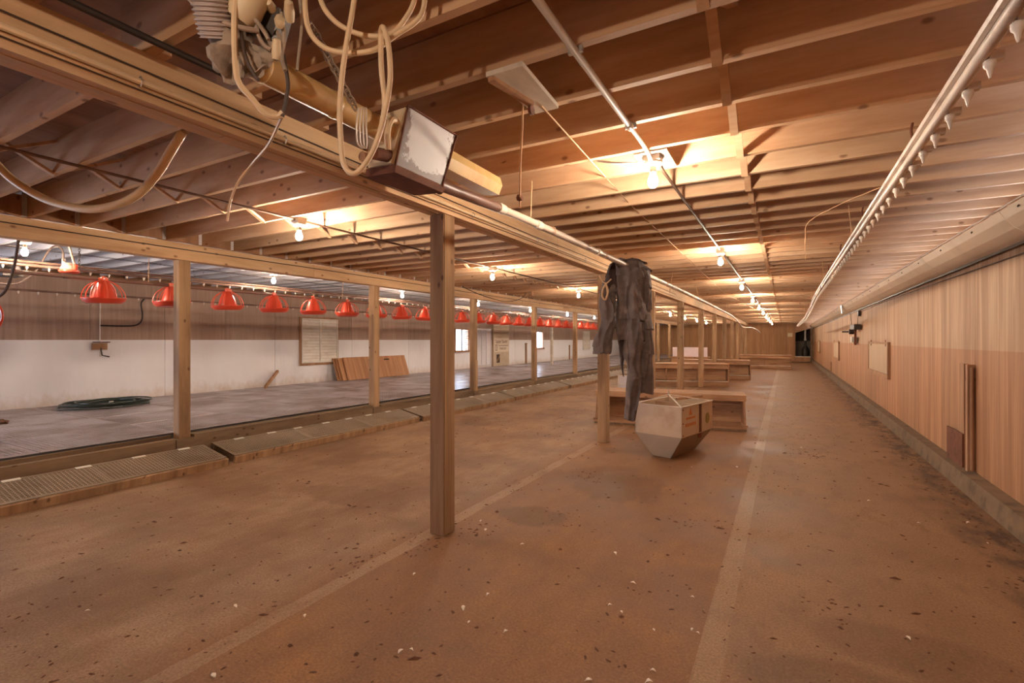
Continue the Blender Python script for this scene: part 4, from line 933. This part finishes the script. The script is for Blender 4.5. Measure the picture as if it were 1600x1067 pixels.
for i, (yy, z0, z1, wd_) in enumerate([(21.9 * s, PZ, 1.35, .10), (27.6 * s, PZ, 1.2, .07), (28.2 * s, PZ, 1.25, .07)]):
    tag(MB().span((xw, yy, z0), (xw + .05, yy + wd_, z1)).span((xw, yy - .01, z1 - .05), (xw + .06, yy + wd_ + .01, z1)).build('wall_stud', M['oldwood_z']), ['brown upright stud on the white wall right of the heater', 'left stud of a far pair on the white wall', 'right stud of a far pair on the white wall'][i], 'stud')
tp = tag(MB().span((-.05, -.05, PZ), (.05, .05, ZJ)).span((-.06, -.06, ZJ - .05), (.06, .06, ZJ)).build('thin_post', M['paintwood'], None, (-9.3, 20.5, 0)), 'slim pale post standing mid platform near the wall', 'post')

# coiled hose on the platform
hc = thing('coiled_hose', 'dark green hose coiled flat on the slatted platform', 'hose', (-10.05, 3.98, PZ + .006))
rnd = random.Random(11); pts = []
for k in range(24 * 9):
    a = 2 * PI * k / 24; q = k / (24 * 9)
    r = .44 + .10 * math.sin(q * 17) + rnd.uniform(-.006, .006)
    pts.append((r * math.cos(a) * .95 + .04 * math.sin(q * 23), r * math.sin(a) * 1.15 + .05 * math.cos(q * 31), .018 + .008 * (k // 24) + .006 * math.sin(a * 3 + q * 40)))
MB().tube(pts, .012, 7).build('coil', M['hose'], hc, smooth=True)
MB().lathe([(.012, -.03), (.018, -.026), (.018, .026), (.012, .03)], 10, pts[-1], 'y').build('fitting', M['steel'], hc, smooth=True)
tag(blob(.07, 21, 12, 7, (1.4, .9, .5)).build('dirt_clod', M['crumb'], None, at(2, 660, 6.6), smooth=True), 'dark clod on the platform at the left edge', 'clod')

# ------------------------------------------------------------------ right wall equipment
bf = thing('inlet_baffle', 'long pale hinged air inlet baffle along the top of the plywood wall', 'baffle', (XR - .022, 0, 0))
y = YF; k = 0
prof = [(.0, 2.275), (-.05, 2.30), (-.12, 2.35), (-.18, 2.42), (-.215, 2.485)]
def baffle_mesh(Ls):
    m = MB(); vs = []; nP = len(prof)
    for yy in (0, Ls):
        for (x, z) in prof: vs.append((x, yy, z))
        for (x, z) in reversed(prof): vs.append((x + .018, yy, z + .010))
    n = 2 * nP; fs = [(i, (i + 1) % n, n + (i + 1) % n, n + i) for i in range(n)]; fs += [tuple(range(n))[::-1], tuple(range(n, 2 * n))]
    return m.add(vs, fs).mesh('baffle_section', M['baffle'])
bs = baffle_mesh(2.43)
for i in range(18):
    yy = -2.2 + i * 2.44
    if yy + 2.44 > YB + .2: break
    o = put('baffle_section', bs, bf, (0, yy, 0))
    if i == 7: o.rotation_euler = (0, 0, 0)
MB().tube([(-.22, YF + .1, 2.497), (-.22, YB - .1, 2.497)], .007, 6).build('edge_rod', M['steel'], bf)
MB().span((-.02, YF + .1, 2.255), (-.003, YB - .1, 2.277)).build('hinge_strip', M['darkmetal'], bf)
bolt = MB().lathe([(.012, 0), (.012, .006), (.005, .010)], 8).mesh('bolt', M['darkmetal'])
for i in range(34):
    put('bolt', bolt, bf, (-.198, .8 + i * 1.0, 2.452), (0, math.radians(-62), 0))
tag(MB().hexa([(-.24, 0, 2.27), (-.2, 0, 2.26), (-.2, .30, 2.26), (-.24, .30, 2.27)], [(-.26, 0, 2.50), (-.23, 0, 2.51), (-.23, .30, 2.51), (-.26, .30, 2.50)]).build('metal_bracket', M['steel'], None, (XR, 17.0, 0)), 'shiny metal bracket hung over the baffle', 'bracket')
cord('sagging_cable', [(XR - .01, 2, 2.21), (XR - .012, 4.5, 2.19), (XR - .012, 6.5, 2.20), (XR - .012, 9, 2.22), (XR - .012, 12, 2.23), (XR - .012, 15.2, 2.20)], .005, M['cable_dark'], 'thin dark cable stapled under the baffle on the plywood wall', 'cable', 5)
def hatch(y0, y1, z0, z1, label):
    t = thing('wall_hatch', label, 'hatch', (XR, y0, z0)); w_ = y1 - y0; h_ = z1 - z0
    MB().span((-.02, .03, .02), (0, w_ - .03, h_ - .02)).build('door_panel', M['hatch'], t)
    MB().span((-.045, -.03, -.06), (0, .03, h_ + .02)).build('frame_bar', M['oldwood_z'], t)
    MB().span((-.03, w_ - .03, -.02), (0, w_ + .0, h_ + .02)).build('frame_bar', M['oldwood_z'], t)
    MB().span((-.03, .03, h_ - .02), (0, w_ - .03, h_ + .015)).build('frame_bar', M['oldwood'], t)
    MB().span((-.04, .03, -.06), (0, w_ - .03, .02)).build('frame_bar', M['oldwood'], t)
    for yy in (.3, w_ - .4): MB().span((-.028, yy, h_ - .06), (-.02, yy + .04, h_ + .06)).build('hinge', M['rust'], t)
hatch(11.18, 13.66, .84, 1.44, 'nearest square wooden hatch in the plywood wall')
hatch(20.7, 23.0, .83, 1.43, 'second square wooden hatch along the plywood wall')
hatch(31.5, 33.6, .83, 1.43, 'farthest wooden hatch near the back wall corner')
st = thing('wall_batten', 'dark upright batten on the plywood wall above the rusty plate', 'batten', (XR, 6.86, .17))
MB().span((-.04, -.075, 0), (0, .075, 1.08)).build('board', M['oldwood_z'], st)
st2 = tag(MB().span((-.06, -.03, 0), (0, .03, 1.08)).tube([(-.03, -.05, .02), (-.03, -.05, 1.05)], .014, 8).build('wall_batten', M['oldwood_z'], None, (XR, 6.62, .17)), 'narrow upright rail with a pale pipe next to the dark batten', 'batten')
tag(MB().span((-.055, 6.78, .15), (-.041, 7.34, .52)).build('rusty_plate', M['rust'], None, (XR, 0, 0)), 'dark rusty plate standing at the wall base', 'plate')
tag(MB().span((-.04, -.05, 0), (0, .05, .42)).build('wall_batten', M['oldwood_z'], None, (XR, 22.0 + 2.2, .17)), 'short dark batten far along the plywood wall base', 'batten')
wc = thing('winch_assembly', 'dark winch and pulleys mounted high on the plywood wall', 'winch', (XR - .01, 15.5, 1.72))
MB().span((-.16, -.62, .05), (-.02, .25, .17)).build('motor', M['darkmetal'], wc)
MB().lathe([(.05, -.06), (.07, -.05), (.07, .05), (.05, .06)], 14, (-.1, .55, .0), 'x').build('pulley', M['darkmetal'], wc, smooth=True)
MB().span((-.13, .15, -.28), (-.02, .55, -.14)).build('gearbox', M['steel'], wc)
MB().bar((-.06, .1, -.35), (-.06, .1, .05), .03, .05).build('bracket', M['rust'], wc)
MB().bar((-.06, .1, -.34), (-.06, .62, -.22), .03, .03).build('brace', M['rust'], wc)
MB().bar((-.3, .7, .0), (-.02, .7, .0), .04, .04).build('arm', M['darkmetal'], wc)
MB().tube([(-.08, .6, .06), (-.12, .6, .50)], .006, 5).build('cable', M['darkmetal'], wc)
MB().tube([(-.06, -.35, .15), (-.05, -.35, .50)], .006, 5).build('cable', M['darkmetal'], wc)
MB().span((-.06, -.46, .38), (0, -.26, .51)).build('pulley_block', M['darkmetal'], wc)

# ------------------------------------------------------------------ end door with the dark room beyond
dr1 = struct(bpy.data.objects.new('door_1', None), 'open doorway into a dark service room at the back right'); COL.objects.link(dr1); dr1.location = (DX0, YB, 0)
dw = DX1 - DX0
MB().span((-.09, -.02, 0), (0, .1, 2.42)).build('jamb', M['oldwood_z'], dr1)
MB().span((dw, -.04, 0), (dw + .17, .1, 2.42)).build('jamb', M['kerbwood'], dr1)
MB().span((0, -.02, 2.34), (dw, .1, 2.42)).build('head', M['oldwood'], dr1)
MB().span((-.03, -.06, .30), (dw + .02, .1, .36)).build('sill', M['paintwood'], dr1)
MB().hexa([(0, -.01, 2.0), (dw, -.01, 2.28), (dw, .02, 2.28), (0, .02, 2.0)], [(0, -.01, 2.34), (dw, -.01, 2.34), (dw, .02, 2.34), (0, .02, 2.34)]).build('slanted_board', M['oldwood'], dr1)
struct(MB().span((DX0 - .6, YB + 1.6, 0), (XR + .3, YB + 1.66, 1.42)).build('wall_service_lower', M['greyroom']), 'grey lower wall of the service room')
struct(MB().span((DX0 - .6, YB + 1.6, 1.42), (XR + .3, YB + 1.66, 2.9)).span((DX0 - .66, YB + .1, 0), (DX0 - .6, YB + 1.66, 2.9)).span((XR + .3, YB + .1, 0), (XR + .36, YB + 1.66, 2.9)).span((XR + .1, YB + .04, 0), (XR + .36, YB + .1, 2.95)).span((DX0 - .66, YB + .1, 2.9), (XR + .36, YB + 1.66, 2.95)).build('wall_service', M['darkroom']), 'dark walls of the service room')
vp = thing('vent_stack', 'white pipe and dark pump standing in the doorway', 'pipe', (DX0 + .60, YB + .5, 0))
MB().tube([(0, 0, 1.45), (0, 0, 2.5)], .055, 12).build('pipe', M['pvc'], vp, smooth=True)
MB().lathe([(.06, 1.45), (.08, 1.47), (.08, 1.55), (.06, 1.57)], 12).build('coupling', M['pvc'], vp, smooth=True)
MB().lathe([(.02, .35), (.20, .36), (.22, .5), (.20, .9), (.08, 1.1), (.06, 1.45)], 14).build('pump', M['darkmetal'], vp, smooth=True)
tag(MB().span((-.15, -.012, 0), (.15, -.001, .26)).build('notice', M['paper'], None, (DX0 - .33, YB, 1.72)), 'small cream notice pinned beside the far doorway', 'notice')

# ------------------------------------------------------------------ litter and feathers on the floor
lm = MB(); rnd = random.Random(5)
def crumb(x, y, r):
    if (-3.3 < x < -.4 and 8.3 < y < 9.9) or (-4.5 < x < -1.1 and 16 < y < 18.2) or (-1.8 < x < -.9 and 6.2 < y < 7.6): return
    a = rnd.uniform(0, PI); h = r * rnd.uniform(.25, .5); n = 5; ca, sa = math.cos(a), math.sin(a); el_ = rnd.uniform(1, 2.6)
    vs = []
    for k in range(n):
        t_ = 2 * PI * k / n; q = r * rnd.uniform(.7, 1.15); u, w_ = q * math.cos(t_) * el_ * .7, q * math.sin(t_) * .7
        vs.append((x + u * ca - w_ * sa, y + u * sa + w_ * ca, .0005))
    vs.append((x, y, h)); lm.add(vs, [(k, (k + 1) % n, n) for k in range(n)])
for _ in range(1900):
    y = rnd.uniform(.9, 1) * 0 + .9 + 17 * rnd.random() ** 1.8; x = rnd.uniform(-5.6, 1.5)
    crumb(x, y, rnd.uniform(.004, .013) * (1 + .04 * y))
for _ in range(420):                                   # heavier bits along the kerb of the plywood wall
    y = 2.2 + 16 * rnd.random() ** 1.5; crumb(1.5 - abs(rnd.gauss(0, .14)), y, rnd.uniform(.006, .02))
for cx, cy, n in ((-2.34, 2.9, 40), (-2.2, 3.3, 30), (-1.7, 3.9, 30), (-2.6, 2.4, 30), (-1.9, 5.1, 30), (.3, 7.5, 45), (-2.4, 4.4, 25), (-.55, 4.3, 25), (.2, 3.3, 25)):
    for _ in range(n): crumb(cx + rnd.gauss(0, .13), cy + rnd.gauss(0, .13), rnd.uniform(.005, .016))
for _ in range(110): crumb(rnd.uniform(-4.8, 1.4), 1.2 + 8 * rnd.random(), rnd.uniform(.014, .026))
o = lm.build('floor_litter', M['crumb']); o['kind'] = 'stuff'; tag(o, 'dark crumbs of dry litter strewn over the floor', 'litter')
fm = []
for q in range(3):
    m = MB(); L_ = .05; n = 7; vs = []
    for k in range(n):
        u = k / (n - 1); wv = .012 * math.sin(PI * min(1, u * 1.05 + .04)) + .001; z = .006 + .010 * math.sin(PI * u) * (1 + .4 * q)
        vs += [(u * L_, -wv, z), (u * L_, 0, z + .004), (u * L_, wv, z)]
    top = len(vs); vs += [(a, b, c - .0015) for a, b, c in vs]
    fs = []
    for k in range(n - 1):
        for j in range(2):
            i0 = k * 3 + j; fs += [(i0, i0 + 1, i0 + 4, i0 + 3), (top + i0, top + i0 + 3, top + i0 + 4, top + i0 + 1)]
        for j in (0, 2):
            i0 = k * 3 + j; fs.append((i0, i0 + 3, top + i0 + 3, top + i0))
    fm.append(m.add(vs, fs).mesh('feather', M['feather'], True))
FE = [(813, 851), (764, 928), (724, 955), (731, 974), (793, 986), (956, 946), (970, 955), (985, 911), (1085, 934), (1020, 983), (1088, 988), (1025, 1050), (925, 1063), (622, 1022), (640, 1015), (649, 896), (960, 864), (1080, 986), (1416, 995), (1438, 818), (1510, 818), (1545, 850), (1355, 783), (1020, 1067), (336, 1060), (476, 965), (370, 950), (133, 955), (1150, 730), (1082, 730), (975, 665), (1250, 700), (750, 816), (758, 830)]
for i, (px, py) in enumerate(FE):
    d = FP * EYE / (py - 531); p = at(px, py, d)
    o = put('feather', fm[i % 3], None, (p.x, p.y, 0), (rnd.uniform(-.1, .1), 0, rnd.uniform(0, 6.28)))
    sc_ = rnd.uniform(.4, .8); o.scale = (sc_, sc_, sc_)
    tag(o, 'small white feather lying on the brown floor', 'feather', 'feathers on the floor')
